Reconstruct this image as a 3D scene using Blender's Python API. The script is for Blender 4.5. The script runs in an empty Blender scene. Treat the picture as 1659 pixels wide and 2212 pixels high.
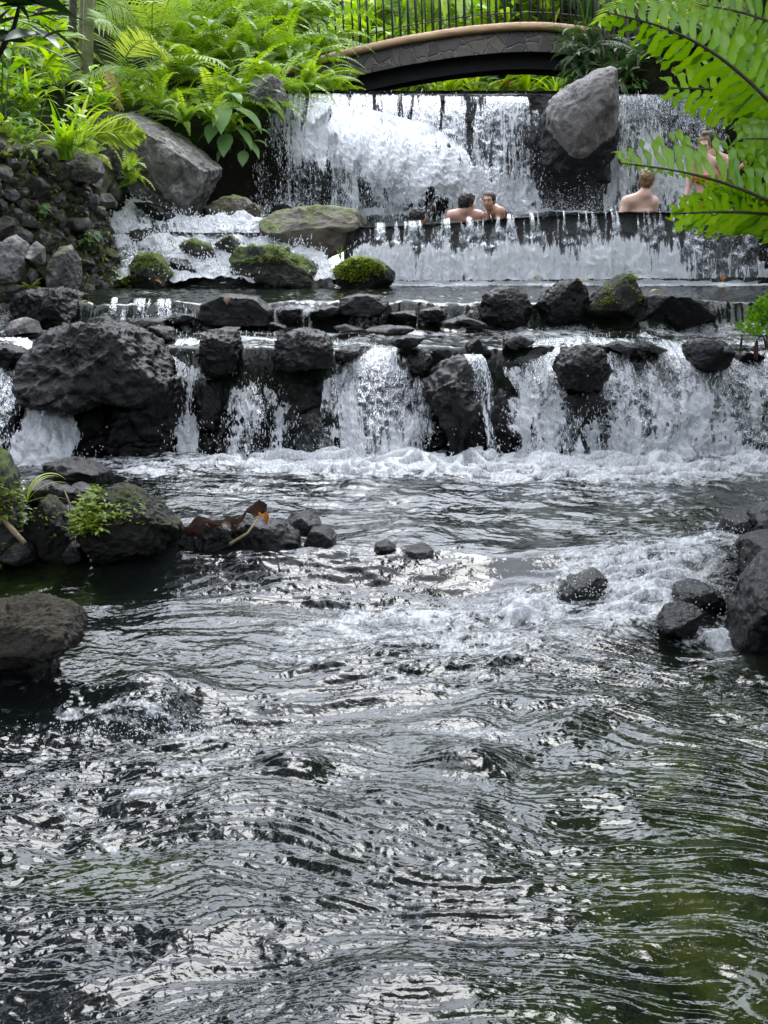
import bpy, math, random
import numpy as np
from mathutils import Vector
R = math.radians
random.seed(7)
SC = bpy.context.scene
COL = SC.collection
# ---------------------------------------------------------------- camera geometry (photo measured on a 1659 x 2212 sheet)
FPX, CX, CY, HORIZON, EYE = 3195.0, 829.5, 1106.0, 400.0, 2.5
TH = math.atan((CY - HORIZON) / FPX)
CT, ST = math.cos(TH), math.sin(TH)

def at(px, py, y):
    """world point seen at photo pixel px,py at forward distance y (metres)"""
    a, b = (px - CX) / FPX, -(py - CY) / FPX
    dy, dz = CT + b * ST, -ST + b * CT
    t = y / dy
    return np.array([a * t, y, EYE + dz * t])

def on_level(px, py, z):
    """world point on the horizontal plane z seen at photo pixel px,py"""
    a, b = (px - CX) / FPX, -(py - CY) / FPX
    dy, dz = CT + b * ST, -ST + b * CT
    t = (z - EYE) / dz
    return np.array([a * t, dy * t, z])

def proj(P):
    P = np.asarray(P, float)
    z = P[..., 2] - EYE
    f = P[..., 1] * CT - z * ST
    u = P[..., 1] * ST + z * CT
    return CX + FPX * P[..., 0] / f, CY - FPX * u / f

def sstep(a, b, x):
    t = np.clip((x - a) / (b - a), 0, 1)
    return t * t * (3 - 2 * t)

# ---------------------------------------------------------------- noise
_rng = np.random.RandomState(11)
_perm = np.concatenate([_rng.permutation(256)] * 3).astype(np.int32)
_g = _rng.normal(size=(256, 3)); _g /= np.linalg.norm(_g, axis=1)[:, None]

def perlin(P, seed=0):
    P = np.asarray(P, float) + seed * 17.31
    i = np.floor(P).astype(np.int32); f = P - i; i &= 255
    w = f * f * f * (f * (f * 6 - 15) + 10)
    out = 0.0
    for dx in (0, 1):
        for dy in (0, 1):
            for dz in (0, 1):
                h = _perm[_perm[_perm[i[..., 0] + dx] + i[..., 1] + dy] + i[..., 2] + dz]
                g = _g[h]
                dot = g[..., 0] * (f[..., 0] - dx) + g[..., 1] * (f[..., 1] - dy) + g[..., 2] * (f[..., 2] - dz)
                wx = w[..., 0] if dx else 1 - w[..., 0]
                wy = w[..., 1] if dy else 1 - w[..., 1]
                wz = w[..., 2] if dz else 1 - w[..., 2]
                out = out + dot * wx * wy * wz
    return out * 1.6

def fbm(P, octaves=4, seed=0, gain=0.5, ridged=False):
    P = np.asarray(P, float); out = 0.0; a = 1.0
    for k in range(octaves):
        n = perlin(P * 2.03 ** k, seed + k * 3)
        if ridged: n = 1 - 2 * np.abs(n)
        out = out + a * n; a *= gain
    return out

def P3(x, y, z=0.0):
    x, y = np.broadcast_arrays(np.asarray(x, float), np.asarray(y, float))
    return np.stack([x, y, np.broadcast_to(np.asarray(z, float), x.shape)], -1)

# ---------------------------------------------------------------- mesh helpers
def mesh_data(name, V, faces, smooth=True, attrs=None, uv=None, matidx=None):
    """faces: an int array (M,k) or a list of such arrays"""
    V = np.asarray(V, np.float32).reshape(-1, 3)
    fl = faces if isinstance(faces, list) else [faces]
    fl = [np.asarray(f, np.int32) for f in fl if len(f)]
    me = bpy.data.meshes.new(name)
    me.vertices.add(len(V)); me.vertices.foreach_set('co', V.ravel())
    nl = sum(f.size for f in fl); nf = sum(len(f) for f in fl)
    me.loops.add(nl); me.polygons.add(nf)
    loops = np.concatenate([f.ravel() for f in fl])
    tot = np.concatenate([np.full(len(f), f.shape[1], np.int32) for f in fl])
    start = np.concatenate([[0], np.cumsum(tot)[:-1]]).astype(np.int32)
    me.loops.foreach_set('vertex_index', loops)
    me.polygons.foreach_set('loop_start', start)
    if matidx is not None: me.polygons.foreach_set('material_index', np.asarray(matidx, np.int32))
    me.update(calc_edges=True)
    me.polygons.foreach_set('use_smooth', np.full(nf, smooth, bool))
    for k, v in (attrs or {}).items():
        v = np.asarray(v, np.float32)
        if v.ndim == 1:
            a = me.attributes.new(k, 'FLOAT', 'POINT'); a.data.foreach_set('value', v)
        else:
            a = me.attributes.new(k, 'FLOAT_COLOR', 'POINT')
            a.data.foreach_set('color', np.concatenate([v, np.ones((len(v), 1), np.float32)], 1).ravel())
    if uv is not None:
        l = me.uv_layers.new(name='flow'); l.data.foreach_set('uv', np.asarray(uv, np.float32)[loops].ravel())
    me.validate(); me.update()
    return me

def tag(o, label=None, cat=None, group=None, kind=None):
    for k, v in (('label', label), ('category', cat), ('group', group), ('kind', kind)):
        if v: o[k] = v
    return o

def link(name, me, mat=None, loc=None, parent=None):
    """link one mesh object; vertices are in world space, loc becomes the object's origin"""
    mats = mat if isinstance(mat, (list, tuple)) else [mat]
    if len(me.materials) == 0:
        for m in mats:
            if m: me.materials.append(m)
    o = bpy.data.objects.new(name, me); COL.objects.link(o)
    base = np.array(parent['_o']) if parent is not None and '_o' in parent else np.zeros(3)
    if loc is not None:
        loc = np.asarray(loc, float)
        n = len(me.vertices); c = np.empty(n * 3, np.float32); me.vertices.foreach_get('co', c)
        c = c.reshape(-1, 3) - loc; me.vertices.foreach_set('co', c.ravel()); me.update()
    l = loc if loc is not None else np.zeros(3)
    if parent is not None:
        o.parent = parent
        o.location = tuple(l - base)
    else:
        o.location = tuple(l)
    o['_o'] = [float(v) for v in l]
    return o

def empty(name, loc):
    o = bpy.data.objects.new(name, None); COL.objects.link(o)
    o.location = tuple(loc); o['_o'] = [float(v) for v in loc]
    o.empty_display_size = 0.1
    return o

def grid_faces(nu, nv, keep=None):
    i = np.arange(nu * nv).reshape(nv, nu)
    q = np.stack([i[:-1, :-1], i[:-1, 1:], i[1:, 1:], i[1:, :-1]], -1).reshape(-1, 4)
    if keep is not None:
        k = keep.reshape(nv, nu)
        kk = (k[:-1, :-1] | k[:-1, 1:] | k[1:, 1:] | k[1:, :-1]).ravel()
        q = q[kk]
    return q

def compact(V, F, *arrs):
    u, inv = np.unique(F.ravel(), return_inverse=True)
    return (V[u], inv.reshape(F.shape)) + tuple(a[u] for a in arrs)

def merge(parts):
    """parts: list of (V, F) with the same face size -> one (V, F)"""
    Vs, Fs, n = [], [], 0
    for V, F in parts:
        Vs.append(V); Fs.append(np.asarray(F) + n); n += len(V)
    return np.concatenate(Vs), np.concatenate(Fs)

def tube(path, radii, sides=8, caps=True):
    path = np.asarray(path, float); n = len(path)
    radii = np.broadcast_to(np.asarray(radii, float), (n,))
    if caps:                                        # close the ends with a ring that shrinks to a point
        d0, d1 = path[0] - path[1], path[-1] - path[-2]
        path = np.concatenate([[path[0] + d0 * 1e-3], path, [path[-1] + d1 * 1e-3]])
        radii = np.concatenate([[1e-4], radii, [1e-4]]); n += 2
    T = np.gradient(path, axis=0); T /= np.linalg.norm(T, axis=1)[:, None] + 1e-9
    ref = np.array([0, 0, 1.0]) if abs(T[0][2]) < 0.9 else np.array([1.0, 0, 0])
    A = np.cross(T, ref); A /= np.linalg.norm(A, axis=1)[:, None] + 1e-9
    B = np.cross(T, A)
    an = np.arange(sides) / sides * 2 * np.pi
    V = (path[:, None] + radii[:, None, None] * (A[:, None] * np.cos(an)[None, :, None] + B[:, None] * np.sin(an)[None, :, None])).reshape(-1, 3)
    i = np.arange(n * sides).reshape(n, sides); j = np.roll(i, -1, 1)
    F = np.stack([i[:-1], j[:-1], j[1:], i[1:]], -1).reshape(-1, 4)
    return V, F

# icosphere cache
_ico = {}
def ico(level):
    if level not in _ico:
        t = (1 + 5 ** .5) / 2
        V = np.array([[-1, t, 0], [1, t, 0], [-1, -t, 0], [1, -t, 0], [0, -1, t], [0, 1, t], [0, -1, -t], [0, 1, -t], [t, 0, -1], [t, 0, 1], [-t, 0, -1], [-t, 0, 1]], float)
        F = np.array([[0, 11, 5], [0, 5, 1], [0, 1, 7], [0, 7, 10], [0, 10, 11], [1, 5, 9], [5, 11, 4], [11, 10, 2], [10, 7, 6], [7, 1, 8], [3, 9, 4], [3, 4, 2], [3, 2, 6], [3, 6, 8], [3, 8, 9], [4, 9, 5], [2, 4, 11], [6, 2, 10], [8, 6, 7], [9, 8, 1]])
        V /= np.linalg.norm(V, axis=1)[:, None]
        for _ in range(level):
            e = np.sort(np.concatenate([F[:, [0, 1]], F[:, [1, 2]], F[:, [2, 0]]]), 1)
            ue, inv = np.unique(e, axis=0, return_inverse=True); inv = inv.reshape(-1)
            m = V[ue].mean(1); m /= np.linalg.norm(m, axis=1)[:, None]
            n = len(V); k = len(F)
            a, b, c = inv[:k] + n, inv[k:2 * k] + n, inv[2 * k:] + n
            F = np.concatenate([np.stack([F[:, 0], a, c], 1), np.stack([F[:, 1], b, a], 1), np.stack([F[:, 2], c, b], 1), np.stack([a, b, c], 1)])
            V = np.concatenate([V, m])
        _ico[level] = (V, F)
    return _ico[level]

# ---------------------------------------------------------------- material helper
class Mat:
    def __init__(s, name):
        s.m = bpy.data.materials.new(name); s.m.use_nodes = True
        s.nt = s.m.node_tree; s.nt.nodes.clear()
        s.out = s.n('ShaderNodeOutputMaterial')
    def n(s, t, **kw):
        nd = s.nt.nodes.new(t)
        for k, v in kw.items(): setattr(nd, k, v)
        return nd
    def l(s, a, b): s.nt.links.new(a, b)
    def put(s, sock, v):
        if hasattr(v, 'is_output') or isinstance(v, bpy.types.NodeSocket): s.l(v, sock)
        else: sock.default_value = v
    def coord(s, which='Object'): return s.n('ShaderNodeTexCoord').outputs[which]
    def mapping(s, vec, scale=(1, 1, 1), loc=(0, 0, 0), rot=(0, 0, 0)):
        m = s.n('ShaderNodeMapping'); s.l(vec, m.inputs['Vector'])
        m.inputs['Scale'].default_value = scale; m.inputs['Location'].default_value = loc; m.inputs['Rotation'].default_value = rot
        return m.outputs[0]
    def noise(s, vec, scale, detail=4, rough=.55, dist=0.0):
        t = s.n('ShaderNodeTexNoise'); s.l(vec, t.inputs['Vector'])
        t.inputs['Scale'].default_value = scale; t.inputs['Detail'].default_value = detail
        t.inputs['Roughness'].default_value = rough; t.inputs['Distortion'].default_value = dist
        return t.outputs['Fac']
    def voro(s, vec, scale, feature='F1', out='Distance', rand=1.0):
        t = s.n('ShaderNodeTexVoronoi', feature=feature); s.l(vec, t.inputs['Vector'])
        t.inputs['Scale'].default_value = scale; t.inputs['Randomness'].default_value = rand
        return t.outputs[out]
    def ramp(s, fac, stops, interp='LINEAR'):
        r = s.n('ShaderNodeValToRGB'); s.put(r.inputs[0], fac); cr = r.color_ramp; cr.interpolation = interp
        while len(cr.elements) < len(stops): cr.elements.new(0.5)
        for e, (p, c) in zip(cr.elements, stops):
            e.position = p; e.color = (c[0], c[1], c[2], 1) if hasattr(c, '__len__') else (c, c, c, 1)
        return r.outputs[0]
    def math(s, op, a, b=0.0, clamp=False):
        m = s.n('ShaderNodeMath', operation=op, use_clamp=clamp); s.put(m.inputs[0], a); s.put(m.inputs[1], b)
        return m.outputs[0]
    def mix(s, fac, a, b, blend='MIX'):
        m = s.n('ShaderNodeMix', data_type='RGBA', blend_type=blend)
        s.put(m.inputs[0], fac)
        for k, v in ((6, a), (7, b)):
            if isinstance(v, (tuple, list)) and len(v) == 3: v = (*v, 1)
            s.put(m.inputs[k], v)
        return m.outputs[2]
    def rng(s, v, a, b, c=0.0, d=1.0, smooth=False):
        m = s.n('ShaderNodeMapRange', clamp=True)
        if smooth: m.interpolation_type = 'SMOOTHSTEP'
        s.put(m.inputs[0], v); m.inputs[1].default_value = a; m.inputs[2].default_value = b
        m.inputs[3].default_value = c; m.inputs[4].default_value = d
        return m.outputs[0]
    def attr(s, name, out='Fac'):
        a = s.n('ShaderNodeAttribute', attribute_name=name); return a.outputs[out]
    def bump(s, h, strength=.3, dist=.02, normal=None):
        b = s.n('ShaderNodeBump'); s.put(b.inputs['Height'], h); s.put(b.inputs['Strength'], strength); b.inputs['Distance'].default_value = dist
        if normal is not None: s.l(normal, b.inputs['Normal'])
        return b.outputs[0]
    def bsdf(s, color, rough=.5, normal=None, ior=1.5, spec=.5, metal=0.0, trans=0.0, coat=0.0, sss=0.0, sssr=(.01, .005, .003)):
        p = s.n('ShaderNodeBsdfPrincipled')
        if isinstance(color, (tuple, list)) and len(color) == 3: color = (*color, 1)
        s.put(p.inputs['Base Color'], color); s.put(p.inputs['Roughness'], rough); p.inputs['IOR'].default_value = ior
        s.put(p.inputs['Specular IOR Level'], spec); p.inputs['Metallic'].default_value = metal
        s.put(p.inputs['Transmission Weight'], trans); s.put(p.inputs['Coat Weight'], coat)
        if sss: p.inputs['Subsurface Weight'].default_value = sss; p.inputs['Subsurface Radius'].default_value = sssr; p.inputs['Subsurface Scale'].default_value = 1.0
        if normal is not None: s.l(normal, p.inputs['Normal'])
        return p.outputs[0]
    def mixsh(s, fac, a, b):
        m = s.n('ShaderNodeMixShader'); s.put(m.inputs[0], fac); s.l(a, m.inputs[1]); s.l(b, m.inputs[2]); return m.outputs[0]
    def done(s, sh): s.l(sh, s.out.inputs['Surface']); return s.m
# ---------------------------------------------------------------- materials
def rock_mat(name, dark, light, rough=(.35, .8), moss=0.0, mosscol=((.035, .05, .008), (.10, .14, .015)), scale=1.0, bump=.6, spec=.5, lichen=0.0, fine=.35):
    m = Mat(name); co = m.coord()
    n1 = m.noise(co, 2.2 * scale, 6, .62, .6); n2 = m.noise(co, 9 * scale, 8, .65); n3 = m.noise(co, 42 * scale, 6, .7)
    mixn = m.math('ADD', m.math('MULTIPLY', n1, .55), m.math('MULTIPLY', n2, .45))
    col = m.ramp(mixn, [(.33, dark), (.5, [(a + b) / 2 for a, b in zip(dark, light)]), (.68, light)])
    speck = m.rng(n3, .35, .7, .72, 1.25)
    c2 = m.n('ShaderNodeMix', data_type='RGBA', blend_type='MULTIPLY'); c2.inputs[0].default_value = 1
    m.l(col, c2.inputs[6]); m.l(speck, c2.inputs[7]); col = c2.outputs[2]
    if lichen:
        v = m.noise(m.mapping(co, loc=(3, 7, 1)), 5.5 * scale, 6, .7, 1.2)
        f = m.rng(v, .54, .63, 0, lichen)
        col = m.mix(f, col, (.33, .32, .29))
        v = m.noise(m.mapping(co, loc=(13, 2, 5)), 3.0 * scale, 5, .7, .8)
        col = m.mix(m.rng(v, .50, .62, 0, .8), col, [.45 * a for a in dark])
    rg = m.rng(n2, .35, .68, rough[0], rough[1])
    h = m.math('ADD', m.math('MULTIPLY', n2, 1.0), m.math('MULTIPLY', n3, fine))
    nor = m.bump(h, bump, .05)
    if moss:
        g = m.n('ShaderNodeNewGeometry'); sx = m.n('ShaderNodeSeparateXYZ'); m.l(g.outputs['Normal'], sx.inputs[0])
        k = m.math('ADD', m.math('MULTIPLY', sx.outputs[2], .55), m.math('MULTIPLY', m.noise(m.mapping(co, loc=(5, 5, 5)), 3.3 * scale, 7, .7), 1.6))
        f = m.rng(k, 1.35 - moss, 1.62 - moss, 0, 1, True)
        mc = m.ramp(m.noise(co, 26 * scale, 5, .7), [(.35, mosscol[0]), (.62, mosscol[1])])
        col = m.mix(f, col, mc)
        rg = m.math('MAXIMUM', rg, m.math('MULTIPLY', f, .9))
    return m.done(m.bsdf(col, rg, nor, spec=spec))

M = {}
M['dry_rock'] = rock_mat('dry_grey_rock', (.045, .042, .040), (.19, .175, .165), (.6, .9), moss=.12, lichen=.8, bump=.7)
M['slab_rock'] = rock_mat('pale_slab_rock', (.10, .092, .092), (.27, .25, .24), (.6, .9), lichen=.5, bump=.6)
M['brown_rock'] = rock_mat('brown_rock', (.035, .03, .022), (.15, .125, .085), (.5, .85), moss=.2, bump=.8)
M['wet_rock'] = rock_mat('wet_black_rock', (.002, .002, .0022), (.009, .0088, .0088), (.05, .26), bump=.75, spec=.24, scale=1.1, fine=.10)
M['wet_moss_rock'] = rock_mat('wet_mossy_rock', (.0025, .0025, .0025), (.011, .0105, .009), (.08, .40), moss=.05, mosscol=((.012, .014, .005), (.032, .032, .012)), bump=.8, spec=.2, fine=.12)
M['moss_rock'] = rock_mat('mossy_rock', (.010, .010, .009), (.05, .046, .04), (.4, .8), moss=.42, bump=.9)
M['dark_moss_rock'] = rock_mat('dark_mossy_rock', spec=.22, dark=(.004, .004, .0035), light=(.020, .0185, .015), rough=(.4, .8), moss=.18, mosscol=((.02, .026, .006), (.05, .06, .012)), bump=.9, fine=.25)
M['brownmoss_rock'] = rock_mat('brown_moss_rock', (.006, .0055, .004), (.032, .027, .019), (.6, .9), moss=.42, mosscol=((.016, .013, .006), (.046, .037, .016)), bump=1.0, scale=1.6)
M['wall_stone'] = rock_mat('wall_stone', (.035, .033, .032), (.16, .148, .140), (.6, .9), moss=.26, mosscol=((.03, .032, .008), (.085, .09, .018)), scale=1.6, bump=.8, lichen=.6)
M['mortar'] = rock_mat('mossy_mortar', (.010, .009, .007), (.045, .038, .027), (.8, .95), moss=.42, mosscol=((.022, .024, .006), (.075, .085, .015)), scale=2.2, bump=1.0)
M['soil'] = rock_mat('dark_soil', (.003, .003, .002), (.014, .012, .008), (.85, .95), spec=.1, moss=.42, mosscol=((.006, .011, .003), (.022, .036, .007)), scale=1.5, bump=1.0)
M['weir'] = rock_mat('wet_weir_stone', (.008, .008, .009), (.045, .043, .042), (.15, .5), bump=.8, spec=.6, scale=1.5)
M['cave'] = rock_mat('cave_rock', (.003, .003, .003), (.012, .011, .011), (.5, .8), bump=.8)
M['bed'] = rock_mat('riverbed', (.01, .012, .006), (.05, .055, .02), (.4, .8), moss=.3, mosscol=((.02, .03, .005), (.07, .085, .015)), bump=1.0)

def foam_shader(m, vec_bump, coords, scale=1.0):
    n = m.noise(coords, 60 * scale, 4, .7); v = m.voro(coords, 75 * scale)
    nor = m.bump(m.math('ADD', n, m.math('MULTIPLY', v, -.5)), .5, .012, vec_bump)
    d = m.bsdf((.84, .86, .88), .3, nor, ior=1.33, spec=.5)
    t = m.n('ShaderNodeBsdfTranslucent'); t.inputs[0].default_value = (.62, .66, .68, 1); m.l(nor, t.inputs['Normal'])
    return m.mixsh(.25, d, t.outputs[0])

def river_mat():
    m = Mat('river_water'); co = m.coord()
    st = m.mapping(co, (1.0, 1.0, .4))
    a = m.noise(st, 20, 2, .5, .5); b = m.noise(m.mapping(co, (1, 1.3, .4), rot=(0, 0, .5)), 75, 2, .5)
    cal = m.attr('calm')
    h = m.math('ADD', a, m.math('MULTIPLY', b, .12))
    nor = m.bump(h, m.rng(cal, 0, 1, .35, .12), .02)
    bed = m.ramp(m.noise(m.mapping(co, (1, .6, 1)), 3.2, 6, .65, 1.0), [(.34, (.003, .0045, .002)), (.52, (.012, .019, .004)), (.70, (.034, .042, .008))])
    col = m.mix(m.attr('bed'), (.005, .0065, .0065), bed)
    w = m.bsdf(col, .045, nor, ior=1.333, spec=.5)
    F = m.attr('foam')
    p = m.math('ADD', m.math('MULTIPLY', m.noise(m.mapping(co, (1, .75, .5)), 8, 7, .68, .9), .62), m.math('MULTIPLY', m.noise(co, 42, 4, .7), .38))
    p = m.rng(p, .32, .68)
    inv = m.math('SUBTRACT', 1.0, F)
    f = m.rng(m.math('SUBTRACT', p, inv), -.10, .26, 0, 1)
    bub = m.rng(m.voro(m.mapping(co, (1, .8, .6)), 55), .10, .62, 1.0, .25)          # bubbles: bright domes, darker gaps
    f = m.math('MULTIPLY', f, m.math('ADD', m.math('MULTIPLY', F, .6), m.math('MULTIPLY', bub, .55)), True)
    f = m.math('MULTIPLY', f, m.rng(F, .02, .10))
    return m.done(m.mixsh(f, w, foam_shader(m, nor, co)))
M['river'] = river_mat()

def fall_mat(name, stretch=.14, gloss=.35, sc=1.0, tintc=(.84, .86, .88)):
    m = Mat(name)
    uv = m.n('ShaderNodeUVMap', uv_map='flow').outputs[0]
    st = m.mapping(uv, (1, stretch, 1)); st2 = m.mapping(uv, (1, stretch * 1.6, 1), loc=(3.1, 1.7, 0))
    n1 = m.noise(st, 7 * sc, 5, .62, .5); n2 = m.noise(st2, 26 * sc, 5, .66, .4); n3 = m.noise(m.mapping(uv, (1, .5, 1)), 70 * sc, 3, .6)
    p = m.math('ADD', m.math('ADD', m.math('MULTIPLY', n1, .42), m.math('MULTIPLY', n2, .45)), m.math('MULTIPLY', n3, .13))
    p = m.rng(p, .34, .66)
    h = m.math('ADD', m.math('ADD', n2, m.math('MULTIPLY', n1, 1.0)), m.math('MULTIPLY', n3, .5))
    nor = m.bump(h, .85, .05)
    D = m.attr('foam'); Fm = m.attr('film')
    f = m.rng(m.math('SUBTRACT', p, m.math('SUBTRACT', 1.0, D)), -.05, .06, 0, 1, True)
    d = m.bsdf(tintc, .22, nor, ior=1.33, spec=.6)
    t = m.n('ShaderNodeBsdfTranslucent'); t.inputs[0].default_value = (*tintc, 1); m.l(nor, t.inputs['Normal'])
    foam = m.mixsh(.30, d, t.outputs[0])
    # clear film: mostly see-through, shining where it faces the sky
    tr = m.n('ShaderNodeBsdfTransparent'); tr.inputs[0].default_value = (.93, .95, .96, 1)
    gl = m.n('ShaderNodeBsdfGlossy'); gl.inputs['Roughness'].default_value = .06; gl.inputs['Color'].default_value = (.95, .97, 1, 1); m.l(nor, gl.inputs['Normal'])
    fr = m.n('ShaderNodeFresnel'); fr.inputs[0].default_value = 1.33; m.l(nor, fr.inputs['Normal'])
    film = m.mixsh(m.math('ADD', m.math('MULTIPLY', fr.outputs[0], .40), gloss * .06, True), tr.outputs[0], gl.outputs[0])
    clear = m.n('ShaderNodeBsdfTransparent').outputs[0]
    q = m.rng(m.math('SUBTRACT', m.rng(n1, .3, .7), m.math('SUBTRACT', 1.0, Fm)), -.06, .06)
    return m.done(m.mixsh(f, m.mixsh(q, clear, film), foam))
M['fall'] = fall_mat('falling_water')
M['splashfall'] = fall_mat('broken_water', .36, .4)

def simple(name, col, rough=.5, spec=.5, noise=None, bump=0, sc=20):
    m = Mat(name); co = m.coord(); nor = None; c = col
    n = m.noise(co, sc, 5, .6)
    if noise: c = m.ramp(n, [(.32, noise), (.66, col)])
    if bump: nor = m.bump(n, bump, .02)
    return m.done(m.bsdf(c, rough, nor, spec=spec))

def drop_mat():
    m = Mat('water_drops')
    g = m.bsdf((.78, .80, .83), .08, ior=1.33, spec=.8)
    t = m.n('ShaderNodeBsdfTranslucent'); t.inputs[0].default_value = (.8, .83, .86, 1)
    return m.done(m.mixsh(.35, g, t.outputs[0]))
M['drops'] = drop_mat()

def leaf_mat(name, lo, hi, yellow, rough=.42, trans=.38, vein=0.0, spec=.4):
    m = Mat(name); t = m.attr('tint'); oi = m.n('ShaderNodeObjectInfo')
    co = m.coord()
    n = m.noise(co, 5, 3, .6)
    f = m.math('ADD', m.math('MULTIPLY', t, .75), m.math('MULTIPLY', n, .35))
    f = m.math('ADD', f, m.rng(oi.outputs['Random'], 0, 1, -.14, .10), True)
    col = m.ramp(f, [(.12, lo), (.55, hi), (.97, yellow)])
    d = m.bsdf(col, rough, spec=spec)
    tr = m.n('ShaderNodeBsdfTranslucent'); hs = m.n('ShaderNodeHueSaturation')
    hs.inputs['Saturation'].default_value = 1.1; hs.inputs['Value'].default_value = 1.35; hs.inputs['Hue'].default_value = .49
    m.l(col, hs.inputs['Color']); m.l(hs.outputs[0], tr.inputs[0])
    return m.done(m.mixsh(trans, d, tr.outputs[0]))
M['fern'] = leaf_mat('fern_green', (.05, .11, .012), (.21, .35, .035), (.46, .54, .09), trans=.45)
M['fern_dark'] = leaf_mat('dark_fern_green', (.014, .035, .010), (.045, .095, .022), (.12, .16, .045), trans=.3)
M['palm'] = leaf_mat('palm_green', (.05, .11, .016), (.19, .31, .045), (.42, .43, .10), trans=.45)
M['broad'] = leaf_mat('broad_leaf_green', (.04, .10, .012), (.16, .33, .03), (.40, .52, .06), rough=.3, trans=.45)
M['lime'] = leaf_mat('lime_leaf', (.09, .18, .016), (.28, .44, .04), (.52, .58, .10), rough=.33, trans=.45)
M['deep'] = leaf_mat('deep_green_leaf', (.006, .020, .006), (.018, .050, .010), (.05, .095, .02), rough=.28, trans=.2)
M['hero'] = leaf_mat('sword_leaf_green', (.030, .095, .006), (.11, .26, .012), (.22, .38, .03), rough=.30, trans=.5, spec=.5)
M['moss_leaf'] = leaf_mat('moss_leaf', (.045, .085, .010), (.13, .20, .02), (.26, .33, .04), trans=.3, rough=.6)
M['bluegreen'] = leaf_mat('pale_broad_leaf', (.05, .12, .035), (.12, .25, .07), (.25, .38, .12), rough=.45)
M['stem'] = simple('plant_stem', (.07, .085, .025), .6, noise=(.03, .035, .012), bump=.3)
M['cane'] = simple('ringed_cane', (.16, .165, .075), .5, noise=(.07, .085, .03), bump=.2, sc=9)
M['bark'] = simple('bark', (.06, .05, .038), .85, noise=(.018, .014, .010), bump=.8, sc=14)
M['root'] = simple('aerial_root', (.12, .10, .075), .85, noise=(.03, .025, .017), bump=.6, sc=25)
M['iron'] = simple('black_iron', (.022, .020, .018), .5, .4)
M['timber'] = None
M['concrete'] = simple('dark_concrete', (.012, .012, .014), .9, noise=(.006, .006, .007), bump=.2)
M['dead'] = leaf_mat('dead_leaf', (.012, .007, .005), (.040, .019, .011), (.30, .09, .012), trans=.2, rough=.65, spec=.15)
M['dead_orange'] = leaf_mat('orange_dead_leaf', (.25, .09, .010), (.42, .14, .012), (.55, .22, .03), trans=.3)
M['dry'] = leaf_mat('dry_leaf', (.22, .17, .05), (.42, .34, .10), (.58, .50, .2), trans=.3)
M['stick'] = simple('dry_stick', (.22, .17, .09), .7, noise=(.10, .07, .035), bump=.3, sc=30)

def timber():
    m = Mat('peeled_log'); co = m.coord()
    n = m.noise(m.mapping(co, (.6, 6, 6)), 4, 6, .65, .8)
    col = m.ramp(n, [(.3, (.20, .115, .055)), (.52, (.36, .225, .115)), (.72, (.46, .32, .18))])
    return m.done(m.bsdf(col, .6, m.bump(n, .3, .01)))
M['timber'] = timber()

def veneer():
    m = Mat('stone_veneer'); co = m.coord()
    w = m.mapping(co, (1, .15, 1)); ns = m.noise(w, 3, 2); vv = m.n('ShaderNodeVectorMath', operation='ADD')
    m.l(w, vv.inputs[0]); nc = m.n('ShaderNodeTexNoise'); m.l(w, nc.inputs['Vector']); nc.inputs['Scale'].default_value = 5
    sc = m.n('ShaderNodeVectorMath', operation='SCALE'); m.l(nc.outputs['Color'], sc.inputs[0]); sc.inputs['Scale'].default_value = .16; m.l(sc.outputs[0], vv.inputs[1])
    e = m.voro(vv.outputs[0], 4.2, 'DISTANCE_TO_EDGE'); c = m.voro(vv.outputs[0], 4.2, 'F1', 'Color')
    sep = m.n('ShaderNodeSeparateColor'); m.l(c, sep.inputs[0])
    col = m.ramp(sep.outputs[0], [(.1, (.065, .062, .062)), (.5, (.105, .092, .082)), (.9, (.15, .122, .098))])
    col = m.mix(m.rng(m.noise(co, 18, 5, .65), .3, .7, 0, .5), col, (.04, .038, .036))
    col = m.mix(m.rng(e, .012, .040), (.165, .15, .132), col)
    h = m.math('ADD', m.rng(e, 0, .08), m.math('MULTIPLY', m.noise(co, 25, 5), .3))
    return m.done(m.bsdf(col, .75, m.bump(h, .7, .03)))
M['veneer'] = veneer()

def skin_mat():
    m = Mat('skin'); col = m.attr('col', 'Color')
    n = m.noise(m.coord(), 30, 3)
    c = m.mix(m.rng(n, .3, .7, 0, .18), col, (.55, .22, .16))
    return m.done(m.bsdf(c, .38, None, spec=.5, sss=.08))
M['skin'] = skin_mat()
def hair_mat(name, a, b):
    m = Mat(name); co = m.coord(); n = m.noise(m.mapping(co, (6, 6, 1.2)), 16, 5, .6, .4)
    return m.done(m.bsdf(m.ramp(n, [(.35, a), (.66, b)]), .42, m.bump(n, .8, .01), spec=.5))
M['hair_dark'] = hair_mat('dark_wet_hair', (.004, .003, .003), (.022, .015, .012))
M['hair_brown'] = hair_mat('brown_wet_hair', (.010, .006, .004), (.045, .026, .017))
M['hair_blond'] = hair_mat('sandy_hair', (.10, .055, .025), (.30, .18, .085))
M['hair_lightbrown'] = hair_mat('light_brown_hair', (.08, .045, .022), (.24, .145, .07))
M['navy'] = simple('navy_fabric', (.018, .022, .055), .6)
M['red'] = simple('red_fabric', (.50, .035, .02), .6)
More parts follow.
